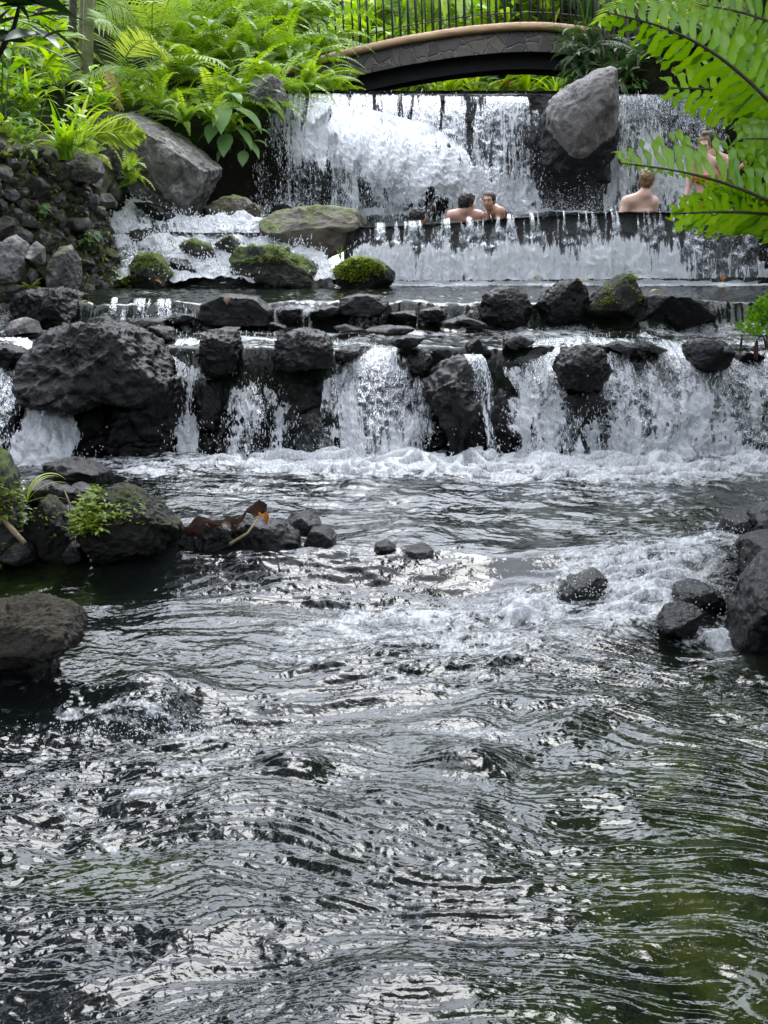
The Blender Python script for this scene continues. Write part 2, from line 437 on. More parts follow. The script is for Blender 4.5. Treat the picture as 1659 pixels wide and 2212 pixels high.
# ---------------------------------------------------------------- rocks
def polar(outline, n=720, centre=None):
    P = np.asarray(outline, float); c = P.mean(0) if centre is None else np.asarray(centre, float)
    Q = np.concatenate([P, P[:1]]); seg = []
    for a, b in zip(Q[:-1], Q[1:]):
        k = max(2, int(np.hypot(*(b - a)) / .004)); t = np.arange(k)[:, None] / k; seg.append(a + (b - a) * t)
    S = np.concatenate(seg) - c
    an = np.arctan2(S[:, 1], S[:, 0]); r = np.hypot(S[:, 0], S[:, 1])
    bins = np.linspace(-np.pi, np.pi, n, endpoint=False)
    out = np.zeros(n); idx = np.floor((an + np.pi) / (2 * np.pi) * n).astype(int) % n
    np.maximum.at(out, idx, r)
    good = out > 0
    out = np.interp(np.arange(n), np.concatenate([np.where(good)[0] - n, np.where(good)[0], np.where(good)[0] + n]), np.tile(out[good], 3))
    k = np.hanning(13); k /= k.sum()
    return c, np.convolve(np.concatenate([out[-6:], out, out[:6]]), k, 'valid')

def rock_shape(outline_px, d, thick, seed, rough=.07, level=5, facets=14, flat=.55, back=None, lean=0.0):
    """boulder whose silhouette is the outline, standing at distance d, as deep as it is wide or as told"""
    rs = np.random.RandomState(seed)
    P = np.array([at(px, py, d) for px, py in outline_px])
    c, rad = polar(P[:, [0, 2]])
    V0, F = ico(level)
    s = np.hypot(V0[:, 0], V0[:, 2]); phi = np.arctan2(V0[:, 2], V0[:, 0])
    r = np.interp((phi + np.pi) / (2 * np.pi) * len(rad), np.arange(len(rad) + 1), np.append(rad, rad[0]))
    g = s ** flat
    x, z = r * g * np.cos(phi), r * g * np.sin(phi)
    tb = thick if back is None else back
    y = np.sign(V0[:, 1]) * np.abs(V0[:, 1]) ** .85 * np.where(V0[:, 1] < 0, thick, tb)
    y = y + lean * z
    V = np.stack([x, y, z], 1); size = rad.mean()
    N = V0 * np.array([1 / size, 1 / max(thick, .05), 1 / size]); N /= np.linalg.norm(N, axis=1)[:, None]
    for _ in range(facets):                         # flat broken faces
        n = rs.normal(size=3); n[1] = -abs(n[1]) * 1.4; n /= np.linalg.norm(n)
        q = V @ n; lim = q.max() * rs.uniform(.60, .92)
        V -= n * (np.maximum(0, q - lim) * .92)[:, None]
    k = 1 / size
    n1 = fbm(V * k * 1.1 + rs.rand(3) * 50, 3, 1); n2 = fbm(V * k * 3.2 + rs.rand(3) * 50, 4, 2, .55, True); n3 = fbm(V * k * 9 + rs.rand(3) * 50, 3, 5)
    n4 = fbm(V * k * 1.9 + rs.rand(3) * 50, 2, 7, .5, True)
    V = V + N * (size * rough * (1.3 * n1 + .8 * (n4 - .3) + .6 * (n2 - .4) + .30 * n3))[:, None]
    V += np.array([c[0], d, c[1]])
    return V, F, np.array([c[0], d, P[:, 2].min()])

def rock(name, label, outline, d, thick, mat, seed, cat='boulder', group=None, parent=None, **kw):
    V, F, o = rock_shape(outline, d, thick, seed, **kw)
    ob = link(name, mesh_data(name, V, F), M[mat], o, parent)
    if parent is None: tag(ob, label, cat, group)
    ob_V[ob.name] = V
    return ob
ob_V = {}

# ---------------------------------------------------------------- paint fields: soft blobs measured on the photo, evaluated at the point where they lie
def blobs(px, py, lst):
    out = np.zeros_like(px)
    for b in lst:
        x, y, rx, ry, s = b[:5]; an = R(b[5]) if len(b) > 5 else 0
        u, v = px - x, py - y
        if an: u, v = u * math.cos(an) + v * math.sin(an), -u * math.sin(an) + v * math.cos(an)
        q = (u / rx) ** 2 + (v / ry) ** 2
        out = np.maximum(out, s * np.exp(-q ** 1.5))
    return out

# ---------------------------------------------------------------- lower river
def river_base(x, y):
    ys = 9.05 - .16 * (x - .6) + .12 * np.sin(x * 2.1)
    h = .17 * sstep(ys - .42, ys + .30, y)
    px, py = proj(P3(x, y, .1))
    h = h + blobs(px, py, [(1390, 1285, 240, 75, .10), (1570, 1240, 110, 60, .12), (1245, 1250, 60, 50, .03, -35), (335, 1480, 105, 48, .11, -12), (640, 1610, 60, 20, .05), (900, 1168, 110, 22, .05), (1010, 1600, 90, 24, .05)])
    return h

def build_river():
    rows = [3.0]
    while rows[-1] < 13.75: rows.append(rows[-1] + (.0019 * rows[-1] if rows[-1] < 7.4 else .0016 * rows[-1]))
    y = np.array(rows); nu = 860
    u = np.linspace(-1, 1, nu); u = u * .62 + .38 * u ** 3
    X = u[None, :] * (.34 * y + 2.2)[:, None]; Y = np.repeat(y[:, None], nu, 1)
    x, yy = X.ravel(), Y.ravel()
    px, py = proj(P3(x, yy, .06))
    calm = np.clip(blobs(px, py, [(1480, 1850, 480, 380, 1.0), (1480, 2150, 600, 280, 1.0), (1090, 1235, 130, 55, .9), (200, 1860, 260, 90, .7), (1250, 1130, 400, 60, .55), (150, 1260, 200, 60, .5), (250, 2080, 230, 60, .5), (600, 1480, 120, 40, .6), (1100, 1480, 200, 40, .4)]), 0, 1)
    wx = .35 * perlin(P3(x * .7, yy * .7), 3); wy = .35 * perlin(P3(x * .7, yy * .7), 9)
    ax, ay = x + wx, yy + wy
    turb = 1 - .72 * calm
    rag = .5 + .9 * sstep(-.25, .45, perlin(P3(ax * .9, ay * .7), 21))       # boils and slicks
    w = .034 * perlin(P3(ax * .85, ay * 1.1), 31)
    w += .036 * perlin(P3(ax * 1.5, ay * 2.3), 32) * (.55 + .45 * turb)
    w += .026 * fbm(P3(ax * 3.1, ay * 4.0), 1, 33) * (.35 + .65 * turb)
    far = sstep(5.5, 10.5, yy)
    ang = -.30 * sstep(-.2, 1.6, x) + .18 * sstep(.3, -1.6, x)          # the current slants away from the rapids
    bx_, by_ = ax + ay * ang, ay - ax * ang
    w2x = bx_ + .10 * perlin(P3(ax * 2.6, ay * 3.4), 41); w2y = by_ + .10 * perlin(P3(ax * 2.6, ay * 3.4), 43)
    rg = 1 - np.abs(perlin(P3(w2x * 2.6, w2y * 5.2), 34)) * 2
    w += .015 * rg * turb * rag
    w += .0135 * perlin(P3(w2x * 5.0, w2y * 11), 35) * (.18 + .82 * turb) * rag
    rg2 = 1 - np.abs(perlin(P3(w2x * 7.5, w2y * 17), 36)) * 2
    w += .0072 * rg2 * (.10 + .90 * turb) * rag * (1 - .25 * far)
    w += .0075 * perlin(P3(w2x * 15, w2y * 32), 37) * (.22 + .78 * turb) * rag * (1 - .5 * far)
    near = 1 - sstep(4.5, 7.5, yy)
    w += .0042 * perlin(P3(w2x * 30, w2y * 55), 38) * (.15 + .85 * turb) * rag * near
    chop = sstep(1.9, .3, x) * (.3 + .7 * turb)
    w += chop * (.0080 * perlin(P3(ax * 9, ay * 13), 44) + .0050 * (1 - 2 * np.abs(perlin(P3(ax * 17, ay * 24), 45))) * (1 - .5 * far)) * rag
    w *= .88 * (1.0 - .35 * sstep(10, 13, yy))
    foam = blobs(px, py, [
        (950, 1034, 900, 34, .98), (1500, 1030, 400, 50, .99), (330, 1040, 130, 26, .78), (1300, 1062, 420, 24, .80), (700, 1045, 300, 20, .88),
        (900, 1318, 300, 38, .74, -4), (1130, 1305, 110, 40, .86), (750, 1350, 220, 50, .50), (1050, 1370, 330, 50, .52), (1400, 1300, 190, 70, .76, -14), (1560, 1370, 110, 26, .80), (1530, 1240, 80, 50, .62), (1330, 1260, 90, 50, .72, -30), (1230, 1270, 50, 40, .62, -30), (1450, 1240, 120, 40, .74),
        (250, 1540, 200, 16, .60, 3), (420, 1565, 120, 26, .50), (480, 1610, 160, 50, .40), (130, 1590, 160, 40, .40), (420, 1640, 110, 16, .62, -4), (330, 1690, 90, 14, .60, -10), (180, 1730, 120, 20, .44), (230, 1795, 70, 12, .55, 20), (330, 1885, 60, 14, .40),
        (950, 1450, 260, 40, .42), (700, 1640, 200, 30, .34), (850, 1820, 120, 24, .34), (1000, 1560, 240, 30, .36), (640, 1400, 200, 30, .40), (520, 1090, 260, 26, .44), (700, 1130, 80, 16, .40), (1300, 1100, 380, 30, .46)])
    foam = np.maximum(foam, .30 * (1 - calm) * sstep(.15, .7, perlin(P3(ax * 2.2, ay * 3.5), 51)))
    edge = sstep(.2, .75, 1 - np.abs(perlin(P3(ax * 4.2, ay * 6), 52)) * 2.2)      # bubbles gather along seams
    foam = foam * (1 + .35 * np.minimum(0, perlin(P3(ax * 1.1, ay * 1.6), 53)) * (py < 1120) * sstep(1020, 1040, py))
    foam = foam * (.72 + .28 * edge) + .10 * edge * (foam > .3)
    bed = np.clip(blobs(px, py, [(1540, 1850, 430, 380, 1.0), (1540, 2180, 520, 240, 1.0), (200, 1850, 220, 60, .9), (60, 1270, 180, 60, .8), (1250, 1150, 300, 50, .35), (900, 1700, 500, 300, .15)]), 0, 1)
    fl = sstep(.72, .97, foam)
    lump = fl * (.075 * (.5 + fbm(P3(x * 2.4, yy * 2.4), 4, 61)) + .02)
    lump += .10 * blobs(px, py, [(1440, 990, 60, 26, 1.0), (1330, 1000, 40, 14, .6), (990, 1000, 60, 10, .6), (1150, 1300, 60, 30, .5)]) * (.6 + .5 * perlin(P3(x * 9, yy * 9), 62))
    spark = sstep(.35, .75, foam) * (.010 * perlin(P3(x * 38, yy * 30), 63) + .016 * np.abs(perlin(P3(x * 15, yy * 11), 64))) * (1 - .6 * sstep(.8, .95, foam))
    z = river_base(x, yy) + w * (1 - .5 * fl) + lump + spark
    V = P3(x, yy, z); ny = len(y)
    o = link('river', mesh_data('river', V, grid_faces(nu, ny), attrs={'foam': foam, 'calm': calm, 'bed': bed}), M['river'], (0, 8, 0))
    tag(o, kind='structure')
    global RIV
    RIV = (V.reshape(ny, nu, 3), foam.reshape(ny, nu))
    # the river goes on downstream behind the viewer
    gx, gy = np.meshgrid(np.linspace(-6, 6, 80), np.linspace(-8, 3.02, 80)); 
    zz = .03 * fbm(P3(gx * 1.2, gy * 1.2), 3, 5) - .03
    q = link('river', mesh_data('river_downstream', P3(gx.ravel(), gy.ravel(), zz.ravel()), grid_faces(80, 80), attrs={'foam': np.zeros(6400), 'calm': np.ones(6400) * .5, 'bed': np.ones(6400) * .3}), M['river'], (0, -2, 0))
    tag(q, kind='structure')
build_river()

# ---------------------------------------------------------------- ledges of the upper river: low pool behind the cascade, step, wide pool under the weir
LEDGE_Z, POOL_Z, TOPPOOL_Z, LIPTOP_Z = 1.06, 1.32, 2.07, 3.83
def ledge_h(x, y):
    wob = .30 * perlin(P3(x * .9, 0, 3), 71) + .14 * perlin(P3(x * 2.6, y * .8, 3), 72) + .05 * perlin(P3(x * 7, y * 2, 3), 70)
    yy = y + wob
    lip = sstep(12.98, 13.66, y + .25 * perlin(P3(x * 1.3, 1), 73))
    st = sstep(14.98, 15.30, yy)
    bumps = .07 * np.maximum(0, fbm(P3(x * 1.5, y * 1.2), 2, 74)) * sstep(13.2, 13.9, y) * (1 - st)
    edge = .05 * np.maximum(0, perlin(P3(x * 2.4, y * .8), 75)) * np.exp(-((yy - 15.25) / .22) ** 2)
    return -.15 + (LEDGE_Z + .15) * lip + (POOL_Z - LEDGE_Z) * st + bumps + edge

def build_ledge_water():
    x = np.linspace(-5.2, 5.8, 900)
    y = np.concatenate([np.linspace(12.9, 15.6, 260), np.linspace(15.62, 18.75, 190)])
    X, Y = np.meshgrid(x, y); xf, yf = X.ravel(), Y.ravel()
    h = ledge_h(xf, yf)
    px, py = proj(P3(xf, yf, h))
    wob = .30 * perlin(P3(xf * .9, 0, 3), 71) + .14 * perlin(P3(xf * 2.6, yf * .8, 3), 72) + .05 * perlin(P3(xf * 7, yf * 2, 3), 70)
    yy = yf + wob
    pool = sstep(15.3, 15.7, yf)
    w = .010 * fbm(P3(xf * 3, yf * 2.2), 3, 81) + .010 * perlin(P3(xf * 9, yf * 5), 82) + .005 * perlin(P3(xf * 21, yf * 12), 83)
    st = np.exp(-((yy - 15.1) / .2) ** 2)
    w = w * (1 - .2 * st) + .016 * st * perlin(P3(xf * 14, yf * 1.5), 84)
    foam = np.maximum.reduce([
        .97 * sstep(17.72, 18.02, yf + .10 * perlin(P3(xf * 2, yf), 85)),
        .74 * np.exp(-((yy - 14.72) / .17) ** 2) * (.45 + .55 * sstep(-.2, .5, perlin(P3(xf * 1.1, 4), 86))),
        .44 * sstep(-.1, .5, perlin(P3(xf * 1.6, yf * 1.5), 87)) * (1 - pool),
        .30 * sstep(0, .5, perlin(P3(xf * 2, yf), 88)) * pool,
        blobs(px, py, [(560, 690, 120, 14, .75), (640, 672, 70, 16, .8), (1180, 720, 160, 22, .62), (930, 690, 120, 14, .5), (1500, 712, 160, 26, .6), (240, 690, 30, 10, .8), (460, 612, 170, 8, .95), (300, 632, 120, 8, .4)])])
    z = h + w + .03 * sstep(.7, .95, foam) * (.6 + fbm(P3(xf * 4, yf * 4), 2, 89))
    o = link('river', mesh_data('ledge_water', P3(xf, yf, z), grid_faces(900, 450), attrs={'foam': foam, 'calm': .35 * pool + .2 * st, 'bed': .25 * np.ones_like(xf)}), M['river'], (0, 16, 1))
    tag(o, kind='structure')
    # pool behind the middle weir
    x = np.linspace(-3.5, 6.2, 420); y = np.linspace(18.55, 22.4, 150)
    X, Y = np.meshgrid(x, y); xf, yf = X.ravel(), Y.ravel()
    px, py = proj(P3(xf, yf, TOPPOOL_Z))
    f = np.maximum(.95 * sstep(20.2, 21.2, yf + .4 * perlin(P3(xf, yf), 91)), .05)
    ch = blobs(px, py, [(1190, 448, 170, 22, 1.0), (1050, 455, 90, 16, .8), (880, 462, 160, 10, .6)]) * sstep(19.6, 20.6, yf); f = np.maximum(f, ch * .95)
    z = lipz(xf, yf) - .035 + .015 * fbm(P3(xf * 3, yf * 3), 3, 92) + f * .05 * fbm(P3(xf * 3, yf * 3), 3, 93) + ch * (.14 + .10 * fbm(P3(xf * 2.5, yf * 2.5), 3, 94))
    o = link('river', mesh_data('weir_pool_water', P3(xf, yf, z), grid_faces(420, 150), attrs={'foam': f, 'calm': .2 * np.ones_like(xf), 'bed': .2 * np.ones_like(xf)}), M['river'], (0, 20, 2))
    tag(o, kind='structure')

LIP = [(560, 497), (700, 492), (750, 488), (800, 486), (900, 480), (1000, 473), (1100, 466), (1200, 460), (1300, 455), (1400, 452), (1480, 452), (1560, 455), (1640, 458), (1900, 466)]
_lp = np.array([at(a, b, 18.5) for a, b in LIP])
def lipz(x, y=None):
    z = np.interp(x, _lp[:, 0], _lp[:, 2])
    if y is None: return z
    return z + (TOPPOOL_Z + .02 - z) * sstep(18.6, 21.5, y)
build_ledge_water()

# ---------------------------------------------------------------- stone faces behind the falls
def face_mesh(x0, x1, z0, zt, ybase, back, seed, nx, nz, bulge=.3, lump=1.2, slope=.0, topback=1.2):
    """rough standing rock face with a top that runs back; zt and ybase may be functions of x"""
    x = np.linspace(x0, x1, nx); s = np.linspace(0, 1, nz)
    Xs, S = np.meshgrid(x, s)
    top = zt(Xs) if callable(zt) else zt + 0 * Xs
    yb = ybase(Xs) if callable(ybase) else ybase + 0 * Xs
    k = .75                                             # share of the strip that is the face, rest is the top
    f = np.clip(S / k, 0, 1); t = np.clip((S - k) / (1 - k), 0, 1)
    Z = z0 + (top - z0) * np.sin(f * np.pi / 2) ** .9
    Yv = yb + slope * f - .0 + t * topback
    n = fbm(P3(Xs * lump, Yv * .5, Z * lump), 3, seed); r = fbm(P3(Xs * lump * 2.7, Yv, Z * lump * 2.7), 4, seed + 5, .5, True)
    Yv = Yv - bulge * (n * .8 + .25 * r) * (1 - t)
    Z = Z + bulge * .25 * n * t - .03 * t
    return np.stack([Xs, Yv, Z], -1).reshape(-1, 3), grid_faces(nx, nz)

V, F = face_mesh(-5.2, 5.8, -.5, LEDGE_Z - .15, 13.34, 1.2, 101, 620, 170, .20, 1.6, .35, 2.0)
rs = np.random.RandomState(88)
bul = np.zeros(len(V)); face = np.clip((LEDGE_Z - .14 - V[:, 2]) / .30, 0, 1)
for _ in range(150):
    cx, cz, r = rs.uniform(-5.2, 5.8), rs.uniform(-.1, .95), rs.uniform(.14, .42); asp = rs.uniform(.6, 1.0)
    q = ((V[:, 0] - cx) / r) ** 2 + ((V[:, 2] - cz) / (r * asp)) ** 2
    bul = np.maximum(bul, r * .85 * np.sqrt(np.maximum(0, 1 - q ** 1.6)))
cr = fbm(V * 6, 4, 44, .55, True)
V[:, 1] -= (bul + .035 * cr) * (.12 + .88 * face); V[:, 2] += .02 * bul * (1 - face)
o = link('rock_ledge', mesh_data('rock_ledge', V, F), M['wet_rock'], (0, 13.6, 0))
tag(o, 'long black wet rock ledge that the lowest cascade pours over', 'rock ledge')
V, F = face_mesh(at(742, 500, 18.5)[0], 6.3, .9, lambda x: lipz(x) - .045, 18.55, .6, 111, 420, 90, .07, 1.6, .10, .5)
o = link('weir_wall', mesh_data('weir_wall', V, F), M['weir'], (1.5, 18.6, 1.2))
tag(o, 'low curved dark stone weir wall holding the pool with the bathers', 'weir wall')
V, F = face_mesh(at(540, 300, 22)[0], at(1640, 300, 22)[0], 1.7, LIPTOP_Z - .05, 22.0, .6, 121, 420, 140, .16, 1.4, .12, 2.2)
o = link('weir_wall', mesh_data('weir_wall', V, F), M['weir'], (1.0, 22, 1.8))
tag(o, 'tall dark stone weir wall under the bridge, behind the highest falls', 'weir wall')
V, F = face_mesh(at(1641, 500, 18.2)[0], at(1700, 500, 18.2)[0], 1.0, at(1650, 486, 18.2)[2], 18.15, .3, 113, 40, 60, .03, 3, .02, .5)
o = link('stone_pillar', mesh_data('stone_pillar', V, F), M['wet_rock'], at(1660, 590, 18.2)); tag(o, 'dark upright stone post at the right end of the middle weir', 'post')
# water on top of the tall weir
gx, gy = np.meshgrid(np.linspace(-2.4, 6, 120), np.linspace(22.15, 27.5, 90))
o = link('river', mesh_data('head_water', P3(gx.ravel(), gy.ravel(), LIPTOP_Z + .0 + .012 * fbm(P3(gx.ravel() * 4, gy.ravel() * 4), 3, 4)), grid_faces(120, 90), attrs={'foam': .25 * np.ones(gx.size), 'calm': .3 * np.ones(gx.size), 'bed': np.zeros(gx.size)}), M['river'], (0, 24, 3.8))
tag(o, kind='structure')

# ---------------------------------------------------------------- falls
_oct = (np.array([[1, 0, 0], [-1, 0, 0], [0, 1, 0], [0, -1, 0], [0, 0, 1], [0, 0, -1.6]], float),
        np.array([[0, 2, 4], [2, 1, 4], [1, 3, 4], [3, 0, 4], [2, 0, 5], [1, 2, 5], [3, 1, 5], [0, 3, 5]]))
def drops_mesh(P, D, L, W):
    """water drops: P centres, D fall directions, L half lengths, W half widths"""
    n = len(P); D = D / (np.linalg.norm(D, axis=1)[:, None] + 1e-9)
    ref = np.where(np.abs(D[:, 1:2]) < .9, np.array([[0, 1., 0]]), np.array([[1., 0, 0]]))
    A = np.cross(D, ref); A /= np.linalg.norm(A, axis=1)[:, None]; B = np.cross(A, D)
    v = _oct[0]
    V = P[:, None] + (A * W[:, None])[:, None] * v[None, :, :1] + (B * W[:, None])[:, None] * v[None, :, 1:2] - (D * L[:, None])[:, None] * v[None, :, 2:3]
    F = _oct[1][None] + (np.arange(n) * 6)[:, None, None]
    return V.reshape(-1, 3), F.reshape(-1, 3)

def poly_lerp(pts, u):
    P = np.asarray(pts, float); s = np.linspace(0, 1, len(P))
    return np.stack([np.interp(u, s, P[:, k]) for k in range(P.shape[1])], -1)

def fall(name, label, top, bottom, foam=(.3, .8), film=(.8, .6), amp=.10, seed=1, ndrops=800, drop=(.0035, .008), mat='fall', power=.5, streams=.25, edge=.12, lip=.0, reach=.18, density=None, res=.016, group=None, outward=0.0, ledge=False):
    """sheet of falling water from a top line to a bottom line; both are lists of (photo px, photo py, distance)"""
    T3 = np.array([at(*p) for p in top])
    if ledge:
        T3 = np.array([[at(p[0], 740, 13.85)[0], 13.85, 0] for p in top]); T3[:, 2] = ledge_h(T3[:, 0], T3[:, 1]) + .015
    B3 = np.array([at(*p) for p in bottom])
    wd = max(np.abs(T3[-1] - T3[0]).max(), np.abs(B3[-1] - B3[0]).max()); ht = np.linalg.norm(T3.mean(0) - B3.mean(0))
    nu, nv = int(np.clip(wd / res, 12, 460)), int(np.clip(ht / res, 12, 170))
    u, v = np.linspace(0, 1, nu), np.linspace(0, 1, nv)
    U, Vv = np.meshgrid(u, v)
    T = poly_lerp(T3, u)[None]; B = poly_lerp(B3, u)[None]
    if lip:
        k = np.clip((Vv - lip) / (1 - lip), 0, 1)
    else: k = Vv
    kk = k[..., None]
    P = T + (B - T) * kk
    P[..., 1] = T[..., 1] + (B[..., 1] - T[..., 1]) * k ** power
    P[..., 0] = T[..., 0] + (B[..., 0] - T[..., 0]) * k ** power
    if lip:
        r = np.clip(1 - Vv / lip, 0, 1)
        P[..., 1] += .16 * r; P[..., 2] += .012 * (1 - r) * (Vv < lip)
    P[..., 1] -= outward * np.sin(np.pi * k)
    x, arc = P[..., 0], k * ht
    n1 = fbm(P3(x * 3.1, arc * .9, seed), 3, seed); n2 = fbm(P3(x * 9, arc * 3.0, seed), 3, seed + 4); n3 = fbm(P3(x * 26, arc * 11, seed), 2, seed + 8)
    grow = .12 + .88 * sstep(0, .8, k)
    P[..., 1] -= amp * grow * (.9 * n1 + .55 * n2 + .30 * n3 + .35)
    P[..., 0] += amp * .35 * grow * n2
    P[..., 2] += amp * .25 * grow * n3
    fo = foam[0] + (foam[1] - foam[0]) * sstep(.05, .85, k)
    fo = fo + streams * (.15 + .85 * sstep(.08, .55, k)) * fbm(P3(x * 4.5, arc * .35, seed + 3), 3, seed + 12)
    fi = film[0] + (film[1] - film[0]) * k
    e = np.minimum(U, 1 - U) / max(edge, 1e-3) + 1.1 * fbm(P3(x * 5, arc * 2.2, 7), 3, seed + 20)
    ed = np.clip(e, 0, 1)
    px, py = proj(P)
    if density is not None: fo, fi = density(px, py, fo, fi)
    fo = fo * (.25 + .75 * ed) - (1 - ed) * .5; fi = fi * ed
    keep = (fo > .02) | (fi > .1)
    Vx = P.reshape(-1, 3); F = grid_faces(nu, nv, keep.ravel())
    uv = np.stack([x + seed * 3.7, -(arc + .5 * (1 - k))], -1).reshape(-1, 2)
    Vx, F, fo_, fi_, uv_ = compact(Vx, F, fo.ravel(), fi.ravel(), uv)
    root = link(name, mesh_data(name, Vx, F, attrs={'foam': np.clip(fo_, 0, 1), 'film': np.clip(fi_, 0, 1)}, uv=uv_), M[mat], B3.mean(0))
    tag(root, label, 'waterfall', group, 'structure')
    if ndrops:
        ndrops = int(ndrops * (.5 if ledge else .8))
        rs = np.random.RandomState(seed + 77)
        w = np.clip(fo + .12, 0, 1) * (.15 + k) * (.1 + np.clip(e, 0, 1.0)); w = w.ravel() / w.sum()
        idx = rs.choice(len(w), ndrops, p=w)
        Q = P.reshape(-1, 3)[idx] + np.stack([rs.normal(0, .02, ndrops) + rs.normal(0, .03, ndrops) * k.ravel()[idx], -np.abs(rs.normal(0, reach, ndrops)) * (.15 + k.ravel()[idx]), rs.normal(0, .03, ndrops)], 1)
        dr = np.stack([rs.normal(0, .22, ndrops), rs.normal(-.1, .2, ndrops), -np.ones(ndrops)], 1)
        W = rs.uniform(drop[0], drop[1], ndrops) * .5 * rs.choice([.7, 1, 1.5], ndrops, p=[.5, .4, .1]); L = W * rs.uniform(1.2, 6.0, ndrops)
        dv, df = drops_mesh(Q, dr, L, W)
        s = link('spray', mesh_data('spray', dv, df), M['drops'], B3.mean(0), root); s['kind'] = 'stuff'
    return root

def splash(name, label, pts, n, seed, up=.25, side=.15, drop=(.008, .02)):
    """crown of drops thrown up where water lands; pts are world points"""
    rs = np.random.RandomState(seed); pts = np.asarray(pts)
    i = rs.randint(0, len(pts), n)
    Q = pts[i] + np.stack([rs.normal(0, side, n), rs.normal(-.06, side * .7, n), np.abs(rs.exponential(up * .5, n))], 1)
    dr = rs.normal(0, .6, (n, 3)) + np.array([0, 0, -.6])
    W = rs.uniform(drop[0], drop[1], n) * .5; L = W * rs.uniform(1, 2.2, n)
    v, f = drops_mesh(Q, dr, L, W)
    o = link(name, mesh_data(name, v, f), M['drops'], pts.mean(0))
    return tag(o, label, 'spray', None, 'stuff')

# lowest cascade, one strand of water after another from left to right
CB = 12.95
fall('cascade', 'white strand of the lowest cascade at the left edge, spreading into a fan', [(-70, 770, 13.5), (20, 765, 13.5), (60, 790, 13.5)], [(-90, 1030, 12.3), (120, 1020, 12.4), (215, 1010, 12.7)], (.26, .64), (.9, .5), .12, 1, 1900, power=.7, streams=.4, edge=.2, ledge=True, lip=.22)
fall('cascade', 'narrow white strand squeezed between the big black rock and the smaller one', [(366, 740, 13.5), (436, 770, 13.5)], [(368, 1000, 12.9), (462, 1010, 12.9)], (.46, .78), (.9, .4), .09, 2, 1000, edge=.3, ledge=True, lip=.22)
fall('cascade', 'broken splashing strand of the lowest cascade with black rock showing through', [(505, 745, 13.5), (605, 745, 13.5)], [(450, 1005, 12.7), (690, 1000, 12.75)], (.62, .42), (.9, .3), .14, 3, 2000, mat='splashfall', power=.8, streams=.45, ledge=True, lip=.22)
fall('cascade', 'broad glassy strand of the lowest cascade at the centre of the ledge', [(705, 745, 13.6), (760, 735, 13.6), (930, 725, 13.6)], [(690, 1000, 12.75), (800, 1003, 12.7), (985, 995, 12.85)], (.16, .62), (1, .9), .10, 4, 1700, streams=.5, edge=.22, ledge=True, lip=.22)
fall('cascade', 'thin clear ribbon of water falling right of the tallest black rock', [(1000, 765, 12.85), (1040, 765, 12.85)], [(1040, 992, 12.45), (1085, 992, 12.45)], (.50, .60), (1, .8), .04, 5, 250, edge=.25)
fall('cascade', 'frothing strand of the lowest cascade left of the small overhanging rock', [(1070, 700, 13.7), (1140, 690, 13.75), (1250, 710, 13.7)], [(1090, 992, 12.7), (1180, 1000, 12.6), (1275, 992, 12.7)], (.36, .62), (1, .9), .15, 6, 2200, mat='splashfall', streams=.5, edge=.22, ledge=True, lip=.22)
fall('cascade', 'widest frothing curtain of the lowest cascade reaching the right edge', [(1240, 735, 13.7), (1320, 700, 13.8), (1450, 690, 13.8), (1700, 730, 13.7), (1800, 740, 13.7)], [(1240, 990, 12.8), (1340, 992, 12.75), (1480, 990, 12.6), (1700, 985, 12.6), (1850, 985, 12.6)], (.38, .62), (1, .95), .18, 7, 5200, mat='splashfall', edge=.07, streams=.55, ledge=True, lip=.22)
rs = np.random.RandomState(5)
base_pts = np.array([on_level(p, 1003 + rs.uniform(-8, 12), .2) for p in np.concatenate([rs.uniform(380, 720, 60), rs.uniform(720, 1659, 200), rs.uniform(-10, 220, 50)])])
splash('spray', 'drops thrown up along the foot of the lowest cascade', base_pts, 1600, 3, .22, .12, (.004, .010))
# step from the wide pool to the ledge
fall('step_fall', 'low thin curtain of water over the step beside the dark mossy rock on the left', [(200, 642, 15.2), (320, 646, 15.2), (440, 648, 15.2)], [(205, 690, 15.02), (320, 692, 15.0), (440, 690, 15.02)], (-.08, .26), (.45, .6), .03, 11, 160, lip=.3, edge=.2, streams=.3)
def foam_pts(cx, cy, rx, ry, n, seed):
    r_ = np.random.RandomState(seed); out = []
    for _ in range(n):
        p = on_level(cx + r_.normal(0, rx), cy + r_.normal(0, ry), .1); p[2] = river_base(np.array([p[0]]), np.array([p[1]]))[0] + .02; out.append(p)
    return np.array(out)
splash('spray', 'drops leaping over the right rapids between the black rocks', np.concatenate([foam_pts(1380, 1270, 90, 30, 80, 1), foam_pts(1560, 1250, 40, 30, 30, 2), foam_pts(1120, 1290, 60, 14, 30, 3)]), 1500, 31, .07, .06, (.003, .009))
splash('spray', 'drops leaping over the sunken rock at the lower left', foam_pts(330, 1535, 120, 14, 60, 4), 700, 32, .04, .05, (.0025, .007))
